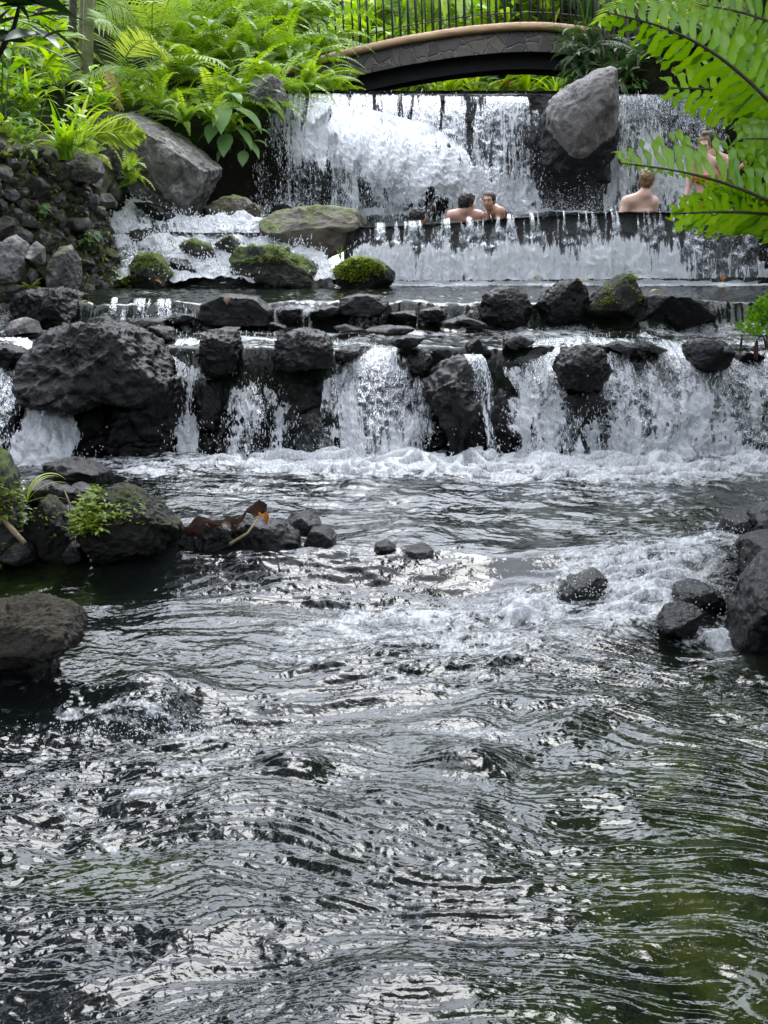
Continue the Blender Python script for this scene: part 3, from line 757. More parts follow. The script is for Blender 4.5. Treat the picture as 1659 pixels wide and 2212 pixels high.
# middle weir
def midd(px, py, fo, fi):
    fo = fo + .30 * perlin(P3(px * .016, py * .004), 23) + .12 * perlin(P3(px * .05, py * .006), 24) * sstep(600, 490, py)
    fo = fo + blobs(px, py, [(820, 560, 110, 60, .22), (1000, 570, 120, 50, .20), (1180, 575, 130, 50, .24), (1340, 570, 110, 50, .25), (1540, 500, 60, 60, .12)]) - blobs(px, py, [(800, 505, 120, 25, .4), (1130, 500, 120, 30, .22), (1440, 520, 60, 70, .28), (1575, 560, 80, 50, .30)])
    return fo, fi
fall('weir_fall', 'long curved curtain of water pouring over the middle weir below the bathers', [(a, b - 2, 18.46) for a, b in LIP[2:]], [(740, 606, 18.1), (900, 606, 18.1), (1200, 604, 18.1), (1659, 598, 18.15), (1900, 598, 18.2)], (-.04, .74), (.25, 1), .10, 21, 2600, (.005, .010), lip=.14, edge=.015, streams=.5, density=midd, reach=.14)
# tall falls
def topd(px, py, fo, fi):
    g = blobs(px, py, [(700, 300, 120, 90, .22), (1090, 432, 105, 42, .62), (1000, 445, 110, 35, .4), (760, 240, 120, 40, .2)])
    fo = fo + g - blobs(px, py, [(955, 435, 60, 36, .55), (900, 440, 50, 30, .3), (680, 400, 60, 50, .42), (590, 380, 40, 90, .22), (745, 225, 60, 12, .25)])
    return fo, fi
fall('tall_fall', 'tall broad waterfall left of the pale standing boulder, white fan on its left side', [(600, 208, 21.9), (625, 203, 21.85), (800, 204, 21.85), (1000, 208, 21.85), (1175, 210, 21.85)], [(545, 455, 21.2), (640, 465, 21.0), (820, 478, 20.6), (1000, 475, 20.9), (1185, 450, 21.4)], (.36, .46), (.7, .6), .18, 31, 5000, (.006, .011), lip=.05, edge=.04, streams=.36, density=topd, reach=.3, res=.02)
fall('water_plume', 'thick white plume of the tall left fall sliding diagonally down to the right', [(618, 222, 21.6), (700, 222, 21.6), (800, 236, 21.6), (930, 270, 21.6), (985, 310, 21.6)], [(740, 468, 20.8), (850, 474, 20.5), (960, 476, 20.4), (1070, 466, 20.6), (1150, 440, 20.8)], (.58, .82), (.7, .5), .15, 33, 3000, (.006, .012), 'splashfall', power=.8, streams=.40, edge=.22, outward=.35, reach=.2, res=.02,
     density=lambda px, py, fo, fi: (fo + blobs(px, py, [(820, 300, 170, 60, .3, 30), (960, 400, 90, 60, .25, 40)]) - blobs(px, py, [(940, 440, 45, 34, .75), (890, 455, 40, 20, .5), (740, 400, 50, 40, .4)]), fi))
rock('boulder', 'dark rock in the white water behind the bathing couple', [(880, 480), (895, 430), (930, 398), (965, 410), (985, 440), (990, 485)], 20.9, .5, 'wet_rock', 399, rough=.08)
def topr(px, py, fo, fi):
    return fo + blobs(px, py, [(1440, 350, 70, 90, .3), (1350, 300, 30, 120, .1)]) - blobs(px, py, [(1510, 280, 60, 80, .5), (1400, 430, 60, 40, .1)]), fi
fall('tall_fall', 'tall speckled waterfall right of the pale standing boulder, behind the blond bather', [(1322, 207, 21.9), (1420, 205, 21.85), (1560, 212, 21.85)], [(1300, 455, 21.5), (1430, 455, 21.4), (1580, 455, 21.4)], (.34, .58), (1, .9), .13, 32, 1800, (.007, .014), lip=.05, edge=.05, streams=.5, density=topr, reach=.2, res=.02)
rs = np.random.RandomState(15)
splash('spray', 'white spray boiling up at the foot of the tall falls', np.array([at(p, rs.uniform(448, 470), rs.uniform(20.6, 21.2)) for p in np.concatenate([rs.uniform(600, 1180, 120), rs.uniform(1180, 1330, 90)])]), 2200, 8, .22, .22, (.005, .011))

# side cascade on the left: dark bed and the water running over it
net = [[(205, 440, 19.5), (300, 440, 19.5), (380, 480, 19.3), (560, 476, 19.1), (640, 500, 19.0)],
       [(215, 482, 19.0), (320, 482, 19.0), (430, 500, 18.9), (560, 512, 18.8), (660, 530, 18.6)],
       [(225, 532, 18.6), (330, 522, 18.5), (440, 545, 18.4), (590, 535, 18.5), (700, 553, 18.3)],
       [(240, 574, 18.2), (350, 562, 18.2), (450, 580, 18.1), (600, 575, 18.1), (710, 578, 18.1)],
       [(255, 616, 17.7), (370, 616, 17.7), (500, 616, 17.7), (600, 616, 17.7), (730, 616, 17.7)]]
N3 = np.array([[at(*p) for p in r] for r in net])
def net_eval(U, Vv):
    A = np.zeros(U.shape + (3,)); m = 4
    iu = np.clip((U * m).astype(int), 0, m - 1); iv = np.clip((Vv * m).astype(int), 0, m - 1)
    fu, fv = U * m - iu, Vv * m - iv
    fu, fv = (fu * fu * (3 - 2 * fu)) * .5 + fu * .5, (fv * fv * (3 - 2 * fv)) * .6 + fv * .4
    g = lambda a, b: N3[b, a]
    return (g(iu, iv) * ((1 - fu) * (1 - fv))[..., None] + g(iu + 1, iv) * (fu * (1 - fv))[..., None] + g(iu, iv + 1) * ((1 - fu) * fv)[..., None] + g(iu + 1, iv + 1) * (fu * fv)[..., None])
U, Vv = np.meshgrid(np.linspace(0, 1, 240), np.linspace(0, 1, 170))
P = net_eval(U, Vv); x, y, z = P[..., 0], P[..., 1], P[..., 2]
Q = P.copy(); Q[..., 2] -= .07 - .10 * fbm(P3(x * 2.2, y * 2.2, z), 3, 131); Q[..., 1] += .05
o = link('stream_bed', mesh_data('stream_bed', Q.reshape(-1, 3), grid_faces(240, 170)), M['wet_rock'], N3.mean((0, 1))); tag(o, kind='structure')
n = fbm(P3(x * 4, y * 4, z * 3), 3, 132); P[..., 2] += .075 + .07 * n; P[..., 1] -= .06 + .05 * fbm(P3(x * 7, y * 5, z * 5), 2, 133)
px, py = proj(P)
fo = .68 + .34 * n + blobs(px, py, [(280, 480, 60, 60, .2), (420, 590, 90, 40, .35), (470, 505, 100, 30, .3), (600, 530, 90, 25, .25, 20)]) - blobs(px, py, [(330, 480, 50, 25, .25, 30), (260, 545, 60, 20, .35), (560, 500, 30, 20, .2)])
uv = np.stack([x + .3 * y, z * 1.5 - y * .7], -1).reshape(-1, 2)
o = link('side_cascade', mesh_data('side_cascade', P.reshape(-1, 3), grid_faces(240, 170), attrs={'foam': np.clip(fo, 0, 1).ravel(), 'film': np.full(fo.size, .8)}, uv=uv), M['splashfall'], N3.mean((0, 1)))
tag(o, 'white side stream tumbling down between the stone wall and the mossy rocks', 'waterfall', None, 'structure')
rs = np.random.RandomState(25); idx = rs.choice(fo.size, 2200, p=np.clip(fo.ravel(), 0, 1) ** 2 / (np.clip(fo.ravel(), 0, 1) ** 2).sum())
v, f = drops_mesh(P.reshape(-1, 3)[idx] + np.stack([rs.normal(0, .03, 2200), -np.abs(rs.normal(0, .06, 2200)), np.abs(rs.normal(0, .05, 2200))], 1), rs.normal(0, .5, (2200, 3)) + [0, 0, -1], rs.uniform(.006, .022, 2200), rs.uniform(.005, .010, 2200))
s = link('spray', mesh_data('spray', v, f), M['drops'], N3.mean((0, 1)), o); s['kind'] = 'stuff'
# ---------------------------------------------------------------- boulders, each one a thing
rock('boulder', 'tall pale grey standing boulder parting the two tall falls under the bridge', [(1292, 150), (1320, 143), (1333, 150), (1334, 200), (1333, 262), (1322, 300), (1308, 340), (1290, 358), (1262, 352), (1232, 338), (1205, 330), (1185, 318), (1180, 280), (1184, 240), (1196, 212), (1240, 182)], 21.2, .42, 'slab_rock', 401, rough=.035, level=6, facets=5, flat=.45)
rock('boulder', 'black wet boulder at the foot of the pale standing boulder', [(1168, 260), (1185, 222), (1320, 190), (1334, 250), (1332, 300), (1316, 345), (1288, 385), (1258, 408), (1225, 418), (1185, 412), (1164, 385), (1163, 320)], 21.42, .40, 'wet_rock', 402, rough=.05, facets=6, flat=.5)
rock('boulder', 'dark brownish boulder under the ferns at the left top of the tall falls', [(526, 195), (545, 172), (582, 163), (610, 178), (619, 205), (611, 234), (588, 251), (552, 243), (530, 224)], 21.1, .45, 'dry_rock', 403, rough=.05)
rock('boulder', 'largest smooth grey boulder on the left bank, ferns hanging over it', [(188, 290), (205, 258), (240, 247), (300, 248), (350, 258), (420, 297), (466, 322), (480, 360), (479, 415), (472, 452), (440, 476), (390, 477), (335, 463), (290, 428), (245, 385), (205, 335)], 19.9, .8, 'dry_rock', 404, rough=.045, level=6, facets=3, flat=.5)
rock('boulder', 'low mossy brown boulder under the right end of the largest grey boulder', [(430, 455), (480, 428), (530, 429), (558, 447), (570, 470), (560, 500), (480, 505), (430, 490)], 19.5, .45, 'brown_rock', 405)
rock('boulder', 'broad brown boulder at the left end of the middle weir', [(562, 480), (600, 456), (680, 447), (760, 451), (800, 470), (792, 484), (752, 500), (742, 540), (700, 562), (640, 552), (590, 540), (562, 520)], 18.75, .5, 'brown_rock', 406, rough=.04, facets=7, flat=.5)
rock('boulder', 'small black wet rock in the spray behind the broad brown boulder', [(586, 462), (598, 444), (622, 439), (642, 450), (648, 466), (610, 470)], 19.6, .3, 'wet_rock', 407, level=4)
rock('boulder', 'grey slanted slab at the top of the side stream beside the stone wall', [(196, 400), (222, 373), (240, 382), (264, 420), (270, 440), (205, 442)], 19.3, .3, 'dry_rock', 408, level=4)
rock('boulder', 'black rock shelf splitting the side stream below its top', [(285, 440), (320, 438), (362, 452), (400, 482), (420, 512), (390, 518), (335, 482), (295, 462)], 19.05, .2, 'wet_rock', 409, level=4)
rock('boulder', 'long black wet rock in the middle of the side stream', [(250, 498), (290, 487), (345, 500), (402, 545), (424, 578), (400, 590), (330, 548), (262, 520)], 18.5, .2, 'wet_rock', 410)
rock('boulder', 'black wet rock right of the green square rock in the side stream', [(345, 580), (372, 558), (402, 562), (440, 600), (432, 622), (360, 620)], 17.95, .25, 'wet_rock', 411, level=4)
rock('boulder', 'small moss capped rock in the side stream above the white chute', [(380, 530), (418, 514), (452, 530), (470, 562), (466, 580), (425, 566)], 18.25, .22, 'moss_rock', 412, level=4)
ROCK_CUBE = rock('boulder', 'squarish rock covered in bright green moss at the end of the stone wall', [(282, 572), (298, 552), (342, 548), (362, 578), (380, 612), (372, 628), (288, 628)], 17.75, .28, 'moss_rock', 413)
rock('boulder', 'small rounded mossy rock between the white chute and the long mossy rock', [(462, 530), (494, 506), (526, 528), (526, 552), (480, 550)], 18.3, .22, 'moss_rock', 414, level=4)
ROCK_LONG = rock('boulder', 'long low mossy rock at the edge of the wide pool', [(492, 560), (520, 542), (575, 533), (625, 545), (668, 566), (722, 588), (722, 622), (600, 622), (528, 620), (500, 590)], 17.75, .35, 'moss_rock', 415, rough=.09)
ROCK_LIME = rock('boulder', 'dark rounded rock with a bright lime cushion of leaves, at the foot of the weir', [(708, 588), (748, 562), (815, 562), (856, 588), (874, 620), (800, 624), (708, 622)], 17.6, .32, 'dark_moss_rock', 416, rough=.05)
# on the rim of the wide pool
rock('boulder', 'rounded dark mossy rock on the pool rim, left of three on the right', [(1036, 668), (1048, 640), (1072, 625), (1102, 622), (1132, 636), (1145, 668), (1147, 712), (1040, 712)], 15.25, .36, 'wet_moss_rock', 421, rough=.07)
rock('boulder', 'dark rock with a pointed top on the pool rim, middle of three on the right', [(1150, 668), (1180, 642), (1212, 611), (1246, 606), (1264, 632), (1270, 715), (1170, 715)], 15.25, .36, 'wet_moss_rock', 422, rough=.09)
ROCK_PEAK = rock('boulder', 'peaked rock with yellow green moss on the pool rim, right of three', [(1258, 672), (1290, 636), (1330, 604), (1354, 589), (1387, 606), (1392, 640), (1366, 690), (1310, 715), (1262, 715)], 15.2, .38, 'dark_moss_rock', 423, rough=.06)
rock('boulder', 'low wide wet rock on the pool rim beside the peaked mossy rock', [(1330, 700), (1368, 650), (1420, 637), (1500, 643), (1538, 664), (1548, 700), (1450, 716), (1340, 716)], 15.05, .45, 'wet_rock', 424, rough=.04)
rock('boulder', 'broad dark mossy rock on the pool rim at the left edge', [(14, 690), (25, 650), (62, 633), (130, 626), (186, 640), (204, 668), (198, 694), (150, 722), (60, 722)], 15.2, .5, 'wet_moss_rock', 425, rough=.09)
rock('boulder', 'small smooth grey rock below the broad dark rock at the left edge', [(12, 714), (25, 694), (52, 686), (80, 696), (90, 718), (60, 730), (20, 730)], 14.3, .2, 'dry_rock', 426, level=4, rough=.03)
rock('boulder', 'black wet rock under a sliding sheet of water on the pool rim', [(425, 704), (438, 655), (480, 636), (555, 641), (590, 668), (598, 706)], 15.15, .32, 'wet_rock', 427, rough=.03, facets=3)
rock('boulder', 'black wet block on the pool rim near the middle of the photo', [(728, 690), (735, 645), (770, 637), (830, 640), (852, 662), (850, 690)], 15.15, .25, 'wet_rock', 428, rough=.04)
rock('boulder', 'black bump of rock left of the low curtain at the step', [(175, 712), (195, 690), (225, 684), (252, 700), (255, 718), (200, 722)], 14.5, .25, 'wet_rock', 429, level=4)
# cascade boulders
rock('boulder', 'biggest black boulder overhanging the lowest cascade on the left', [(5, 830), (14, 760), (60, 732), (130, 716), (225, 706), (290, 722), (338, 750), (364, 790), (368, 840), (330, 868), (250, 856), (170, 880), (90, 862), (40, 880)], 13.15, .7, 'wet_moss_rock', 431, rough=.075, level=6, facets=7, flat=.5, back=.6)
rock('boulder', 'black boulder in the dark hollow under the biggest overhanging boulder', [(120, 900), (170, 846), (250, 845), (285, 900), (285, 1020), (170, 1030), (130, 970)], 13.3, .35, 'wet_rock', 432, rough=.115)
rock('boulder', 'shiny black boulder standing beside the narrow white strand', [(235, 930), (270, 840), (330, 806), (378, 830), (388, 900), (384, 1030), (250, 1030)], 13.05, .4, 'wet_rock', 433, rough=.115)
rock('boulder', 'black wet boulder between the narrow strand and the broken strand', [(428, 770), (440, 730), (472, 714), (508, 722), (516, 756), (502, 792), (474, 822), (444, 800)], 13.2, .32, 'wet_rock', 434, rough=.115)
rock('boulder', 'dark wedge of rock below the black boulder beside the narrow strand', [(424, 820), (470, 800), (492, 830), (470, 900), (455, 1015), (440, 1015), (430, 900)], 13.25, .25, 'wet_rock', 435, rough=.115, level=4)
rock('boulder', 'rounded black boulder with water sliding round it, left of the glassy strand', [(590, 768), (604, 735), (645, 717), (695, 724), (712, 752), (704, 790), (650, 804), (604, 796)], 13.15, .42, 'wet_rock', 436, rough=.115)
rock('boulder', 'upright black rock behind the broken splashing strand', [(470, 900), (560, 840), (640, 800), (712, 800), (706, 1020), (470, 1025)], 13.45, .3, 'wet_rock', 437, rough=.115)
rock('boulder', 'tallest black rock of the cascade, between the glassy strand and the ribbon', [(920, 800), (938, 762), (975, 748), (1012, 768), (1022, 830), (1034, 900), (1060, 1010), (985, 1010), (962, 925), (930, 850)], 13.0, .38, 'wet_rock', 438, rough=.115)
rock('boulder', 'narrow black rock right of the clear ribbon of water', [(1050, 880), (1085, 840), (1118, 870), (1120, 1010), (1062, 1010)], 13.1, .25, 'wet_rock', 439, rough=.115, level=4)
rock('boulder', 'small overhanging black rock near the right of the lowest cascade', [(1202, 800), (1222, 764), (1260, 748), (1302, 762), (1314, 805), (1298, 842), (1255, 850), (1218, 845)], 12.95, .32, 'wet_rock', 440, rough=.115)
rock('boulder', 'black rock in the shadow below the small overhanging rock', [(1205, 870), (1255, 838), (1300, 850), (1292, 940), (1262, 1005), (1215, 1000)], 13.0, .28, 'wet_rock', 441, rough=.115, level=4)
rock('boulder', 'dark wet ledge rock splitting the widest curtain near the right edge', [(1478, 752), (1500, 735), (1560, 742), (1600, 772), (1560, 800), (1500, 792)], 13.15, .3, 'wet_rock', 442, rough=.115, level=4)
# left foreground bank
ROCK_L1 = rock('boulder', 'large triangular dark rock with light green moss fronds, in the lower left pool', [(155, 1212), (162, 1120), (200, 1075), (240, 1057), (288, 1068), (340, 1102), (386, 1145), (402, 1190), (330, 1215)], 9.5, .42, 'dark_moss_rock', 451, rough=.06, level=6)
ROCK_L2 = rock('boulder', 'dark rock with a brown mossy crown, left of the triangular rock', [(26, 1212), (34, 1115), (58, 1080), (96, 1077), (130, 1110), (150, 1160), (156, 1212), (90, 1218)], 9.5, .36, 'dark_moss_rock', 452, rough=.06)
ROCK_L3 = rock('boulder', 'tall mossy rock cut off by the left edge above the pool', [(-110, 1230), (-110, 960), (-30, 965), (2, 990), (24, 1032), (34, 1100), (36, 1190), (10, 1230)], 9.4, .4, 'moss_rock', 453, rough=.06)
rock('boulder', 'small shiny black rock at the waterline at the left edge', [(0, 1215), (10, 1185), (45, 1168), (72, 1182), (78, 1215)], 9.3, .2, 'wet_rock', 454, level=4)
rock('boulder', 'long black wet rock at the foot of the leftmost strand', [(80, 1055), (95, 1006), (160, 996), (222, 1014), (252, 1050), (200, 1066), (110, 1066)], 11.4, .35, 'wet_rock', 455, rough=.06)
for i, (lab, ol, d) in enumerate([
    ('black rock behind the mossy crowned rock, by the grass blades', [(40, 1080), (60, 1052), (100, 1042), (140, 1060), (145, 1092), (90, 1096)], 10.7),
    ('smooth dark rock between the triangular rock and the long black rock', [(62, 1060), (110, 1048), (160, 1060), (186, 1085), (150, 1104), (80, 1096)], 10.5),
    ('small black stone wedged above the triangular mossy rock', [(140, 1062), (165, 1044), (195, 1056), (202, 1082), (160, 1090)], 10.9),
    ('small black stone in the gap left of the triangular rock', [(118, 1108), (140, 1096), (166, 1106), (168, 1130), (124, 1132)], 10.2),
    ('low black stone at the waterline between the two mossy rocks', [(132, 1200), (150, 1178), (178, 1184), (184, 1206), (150, 1212)], 9.35)]):
    rock('stone', lab, ol, d, .18, 'wet_rock', 460 + i, 'rock', level=4)
rock('boulder', 'flat topped black rock under the orange dead leaf', [(490, 1215), (500, 1146), (556, 1126), (612, 1136), (644, 1160), (652, 1215)], 9.5, .3, 'wet_rock', 470, rough=.05)
rock('boulder', 'crumbly black rock under the dark end of the dead leaf', [(385, 1215), (400, 1150), (450, 1128), (500, 1140), (515, 1215)], 9.5, .28, 'wet_rock', 471, rough=.1)
rock('boulder', 'low black rock behind the flat topped rock in the pool', [(598, 1150), (620, 1120), (665, 1112), (692, 1130), (690, 1152)], 9.95, .25, 'wet_rock', 472, level=4)
rock('stone', 'small black stone awash right of the flat topped rock', [(655, 1180), (672, 1148), (704, 1142), (726, 1158), (722, 1180)], 9.5, .2, 'wet_rock', 473, 'rock', level=4)
rock('stone', 'small black stone awash in mid stream, standing alone', [(800, 1204), (812, 1178), (838, 1173), (856, 1185), (850, 1204)], 9.35, .16, 'wet_rock', 474, 'rock', level=4)
rock('stone', 'flat black stone nearly under water right of the lone stone', [(850, 1208), (870, 1186), (920, 1183), (960, 1194), (944, 1208)], 9.35, .2, 'wet_rock', 475, 'rock', level=4)
rock('boulder', 'brown moss topped slab jutting from the left edge over the stream', [(-130, 1345), (-40, 1322), (40, 1318), (120, 1320), (158, 1332), (175, 1356), (168, 1380), (120, 1398), (20, 1408), (-130, 1425)], 7.15, .35, 'brownmoss_rock', 476, rough=.09, level=6, facets=4, flat=.42)
rock('boulder', 'black rock under the moss topped slab at the left edge', [(-130, 1520), (-130, 1392), (60, 1390), (118, 1398), (128, 1430), (104, 1500), (40, 1520)], 7.2, .3, 'wet_rock', 477, rough=.06)
# right foreground bank
rock('boulder', 'big black rock cut off by the right edge beside the rapids', [(1584, 1420), (1600, 1345), (1626, 1278), (1680, 1220), (1780, 1190), (1780, 1430)], 7.75, .5, 'wet_rock', 481, rough=.05)
rock('boulder', 'black rock with water sheeting over it above the rapids at the right edge', [(1580, 1290), (1598, 1215), (1630, 1182), (1700, 1165), (1780, 1170), (1780, 1330), (1620, 1320)], 8.6, .5, 'wet_rock', 482, rough=.04)
rock('boulder', 'upper black block at the right edge where the calm pool ends', [(1628, 1190), (1636, 1120), (1680, 1098), (1780, 1100), (1780, 1200)], 9.4, .4, 'wet_rock', 483)
rock('boulder', 'smooth rock under a skin of water beside the block at the right edge', [(1540, 1195), (1575, 1130), (1620, 1105), (1660, 1110), (1660, 1200)], 9.7, .35, 'wet_rock', 484, rough=.03)
rock('boulder', 'black rounded rock standing out of the foam in the right rapids', [(1424, 1352), (1440, 1322), (1480, 1306), (1514, 1318), (1530, 1345), (1500, 1366), (1450, 1372)], 7.9, .2, 'wet_rock', 485, rough=.07)
rock('boulder', 'low black rock behind the rounded rock in the right rapids', [(1450, 1312), (1465, 1276), (1510, 1262), (1556, 1285), (1568, 1318)], 8.35, .25, 'wet_rock', 486, rough=.07)
rock('boulder', 'sloping black rock at the head of the rapids, left of the white water', [(1180, 1316), (1196, 1284), (1232, 1256), (1285, 1236), (1318, 1256), (1290, 1300), (1226, 1330)], 8.75, .3, 'wet_rock', 487, rough=.06)

# smaller black rocks that knit the ledge together, along its brow and along the step above
rs = np.random.RandomState(404)
def wild(cx, cy, w, h, r_):
    n = r_.randint(6, 9); an = np.sort(r_.uniform(0, 2 * np.pi, n)); return [(cx + w * math.cos(a) * r_.uniform(.75, 1.1), cy + h * math.sin(a) * r_.uniform(.7, 1.1)) for a in an]
for i, (cx, cy, w, h) in enumerate([(745, 760, 36, 26), (880, 740, 44, 18), (905, 780, 34, 34), (1045, 752, 36, 22), (1120, 740, 40, 20), (1340, 765, 44, 24), (1420, 745, 50, 20), (1620, 770, 44, 34), (8, 770, 46, 30), (60, 870, 44, 40), (640, 900, 44, 60), (880, 860, 26, 50), (1000, 700, 60, 14), (840, 715, 60, 12), (1330, 880, 26, 40), (500, 720, 34, 14), (345, 720, 40, 16)]):
    rock('ledge_rock', 'small jagged black wet rock wedged into the brow of the lowest cascade', wild(cx, cy, w, h, rs), 13.42 if cy > 730 else 13.9, .24, 'wet_rock', 600 + i, 'rock', 'jagged rocks in the brow of the cascade', level=4, rough=.12)
for i, (cx, cy, w, h) in enumerate([(225, 682, 40, 18), (320, 690, 50, 12), (400, 676, 40, 20), (625, 674, 38, 24), (690, 666, 46, 20), (880, 668, 36, 18), (940, 672, 46, 20), (1000, 676, 34, 20), (560, 700, 50, 12), (780, 700, 56, 10)]):
    rock('step_rock', 'low black rock washed by thin water along the step above the cascade', wild(cx, cy + 8, w * 1.15, h * .9, rs), 15.05 if cy < 690 else 14.5, .26, 'wet_rock', 640 + i, 'rock', 'low black rocks along the step', level=4, rough=.10)
# ---------------------------------------------------------------- banks and hillside
def terrain(name, x0, x1, y0, y1, hf, nx, ny, mat, amp=.12, seed=1):
    gx, gy = np.meshgrid(np.linspace(x0, x1, nx), np.linspace(y0, y1, ny)); x, y = gx.ravel(), gy.ravel()
    z = hf(x, y) + amp * fbm(P3(x * .9, y * .9), 5, seed)
    o = link(name, mesh_data(name, P3(x, y, z), grid_faces(nx, ny)), M[mat], ((x0 + x1) / 2, (y0 + y1) / 2, 0))
    return tag(o, kind='structure')
def hill_h(x, y):
    return 3.4 + .9 * sstep(27.5, 31, y) + 6.5 * sstep(31, 46, y) + .5 * sstep(2, 8, np.abs(x - 1))
def rim_h(x, y):
    return -1.5 + 15 * np.maximum(.60 * sstep(-5, -16, y), .75 * sstep(10, 19, np.abs(x - .5)) * sstep(34, 24, y))
terrain('hillside', -34, 36, -34, 34, rim_h, 120, 120, 'soil', .5, 5)  # unseen rim behind and beside the viewer, added to block sky light
terrain('hillside', -26, 26, 27.3, 60, hill_h, 160, 110, 'soil', .35, 3)
def left_h(x, y):
    xw = -3.1 - .10 * (y - 16)                       # line of the stone wall, the slope rises behind and to the left
    up = sstep(0, 5.0, xw - x)
    b = 1.75 + .55 * sstep(17, 19, y) + .9 * sstep(19.6, 22, y)
    h = b + 2.6 * up + 1.4 * sstep(20, 27, y)
    return np.where(x > -1.45 + .0 * y, np.minimum(h, 3.9), h)
def left_bank_h(x, y):
    far = sstep(15.8, 16.6, y)
    near = -.5 + 2.1 * sstep(-2.1 - .30 * (y - 4) * .55, -5.2 - .3 * (y - 4) * .5, x)
    return near * (1 - far) + (1.0 + 1.6 * sstep(-3.6, -6.5, x)) * far
terrain('left_bank', -14, -1.2, 1.0, 17.0, left_bank_h, 150, 150, 'soil', .12, 7)
def left_slope_h(x, y):
    edge = np.interp(y, [16.6, 18.5, 20.0, 21.4, 22.2, 28], [-3.95, -3.75, -3.2, -1.75, -1.35, -1.2])
    t = np.clip((edge - x) / 3.5, -.3, 1)
    lip = np.interp(y, [16.6, 18.5, 20.0, 21.4, 22.2, 28], [1.7, 2.3, 2.65, 3.3, 3.75, 3.9])
    return lip * sstep(-.3, 0, t) + 1.1 * np.clip(t, 0, 1) ** .8 - .6 * (1 - sstep(-.3, 0, t))
terrain('left_slope', -14, -.9, 16.6, 28, left_slope_h, 150, 140, 'soil', .10, 9)
def right_bank_h(x, y):
    e = np.interp(y, [1, 4, 7, 9.5, 13, 16, 18.3, 21.5, 22.3, 28], [2.3, 2.3, 2.35, 2.75, 4.4, 4.9, 5.4, 5.3, 3.2, 3.0])
    b = np.interp(y, [1, 7, 9.5, 13, 15, 18.3, 21.5, 22.3, 28], [.3, .35, .6, 1.4, 1.7, 2.5, 3.6, 3.9, 4.1])
    t = np.clip((x - e) / 3.0, -.4, 1)
    return b * sstep(-.4, .1, t) - .5 * (1 - sstep(-.4, .1, t)) + 2.0 * np.clip(t, 0, 1)
terrain('right_bank', 1.8, 15, 1.0, 28, right_bank_h, 130, 220, 'soil', .10, 11)
# dark rock hollow left of the tall falls
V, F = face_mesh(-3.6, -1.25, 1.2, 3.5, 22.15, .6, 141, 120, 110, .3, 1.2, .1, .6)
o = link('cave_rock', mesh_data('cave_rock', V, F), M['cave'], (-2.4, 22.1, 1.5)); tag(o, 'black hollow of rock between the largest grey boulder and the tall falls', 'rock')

# ---------------------------------------------------------------- leaf builders; all return (V, F quads, tint)
def frame(T):
    T = T / (np.linalg.norm(T, axis=-1, keepdims=True) + 1e-9)
    S = np.cross(T, [0, 0, 1.0]); S /= np.linalg.norm(S, axis=-1, keepdims=True) + 1e-6
    return T, S, np.cross(S, T)

def arch_path(az, e0, bend, length, n, power=1.2, sway=0.0):
    t = np.linspace(0, 1, n); e = e0 - bend * t ** power; a = az + sway * t
    st = np.stack([np.cos(e) * np.sin(a), np.cos(e) * np.cos(a), np.sin(e)], 1) * length / (n - 1)
    return np.concatenate([[[0, 0, 0]], np.cumsum(st, 0)[:-1]]), t

def strip(C, Sd, w, tint, U=None, fold=0.0):
    """ribbon leaf: centre line C (n,3), side vectors Sd (n,3), half widths w (n,); three verts across so it can fold"""
    n = len(C); U = np.zeros_like(C) if U is None else U
    L = C - Sd * w[:, None] + U * (fold * w)[:, None]; Rr = C + Sd * w[:, None] + U * (fold * w)[:, None]
    V = np.stack([L, C, Rr], 1).reshape(-1, 3); i = np.arange(n * 3).reshape(n, 3)
    F = np.concatenate([np.stack([i[:-1, 0], i[:-1, 1], i[1:, 1], i[1:, 0]], -1), np.stack([i[:-1, 1], i[:-1, 2], i[1:, 2], i[1:, 1]], -1)])
    return V, F, np.full(len(V), tint) if np.isscalar(tint) else np.repeat(tint, 3)

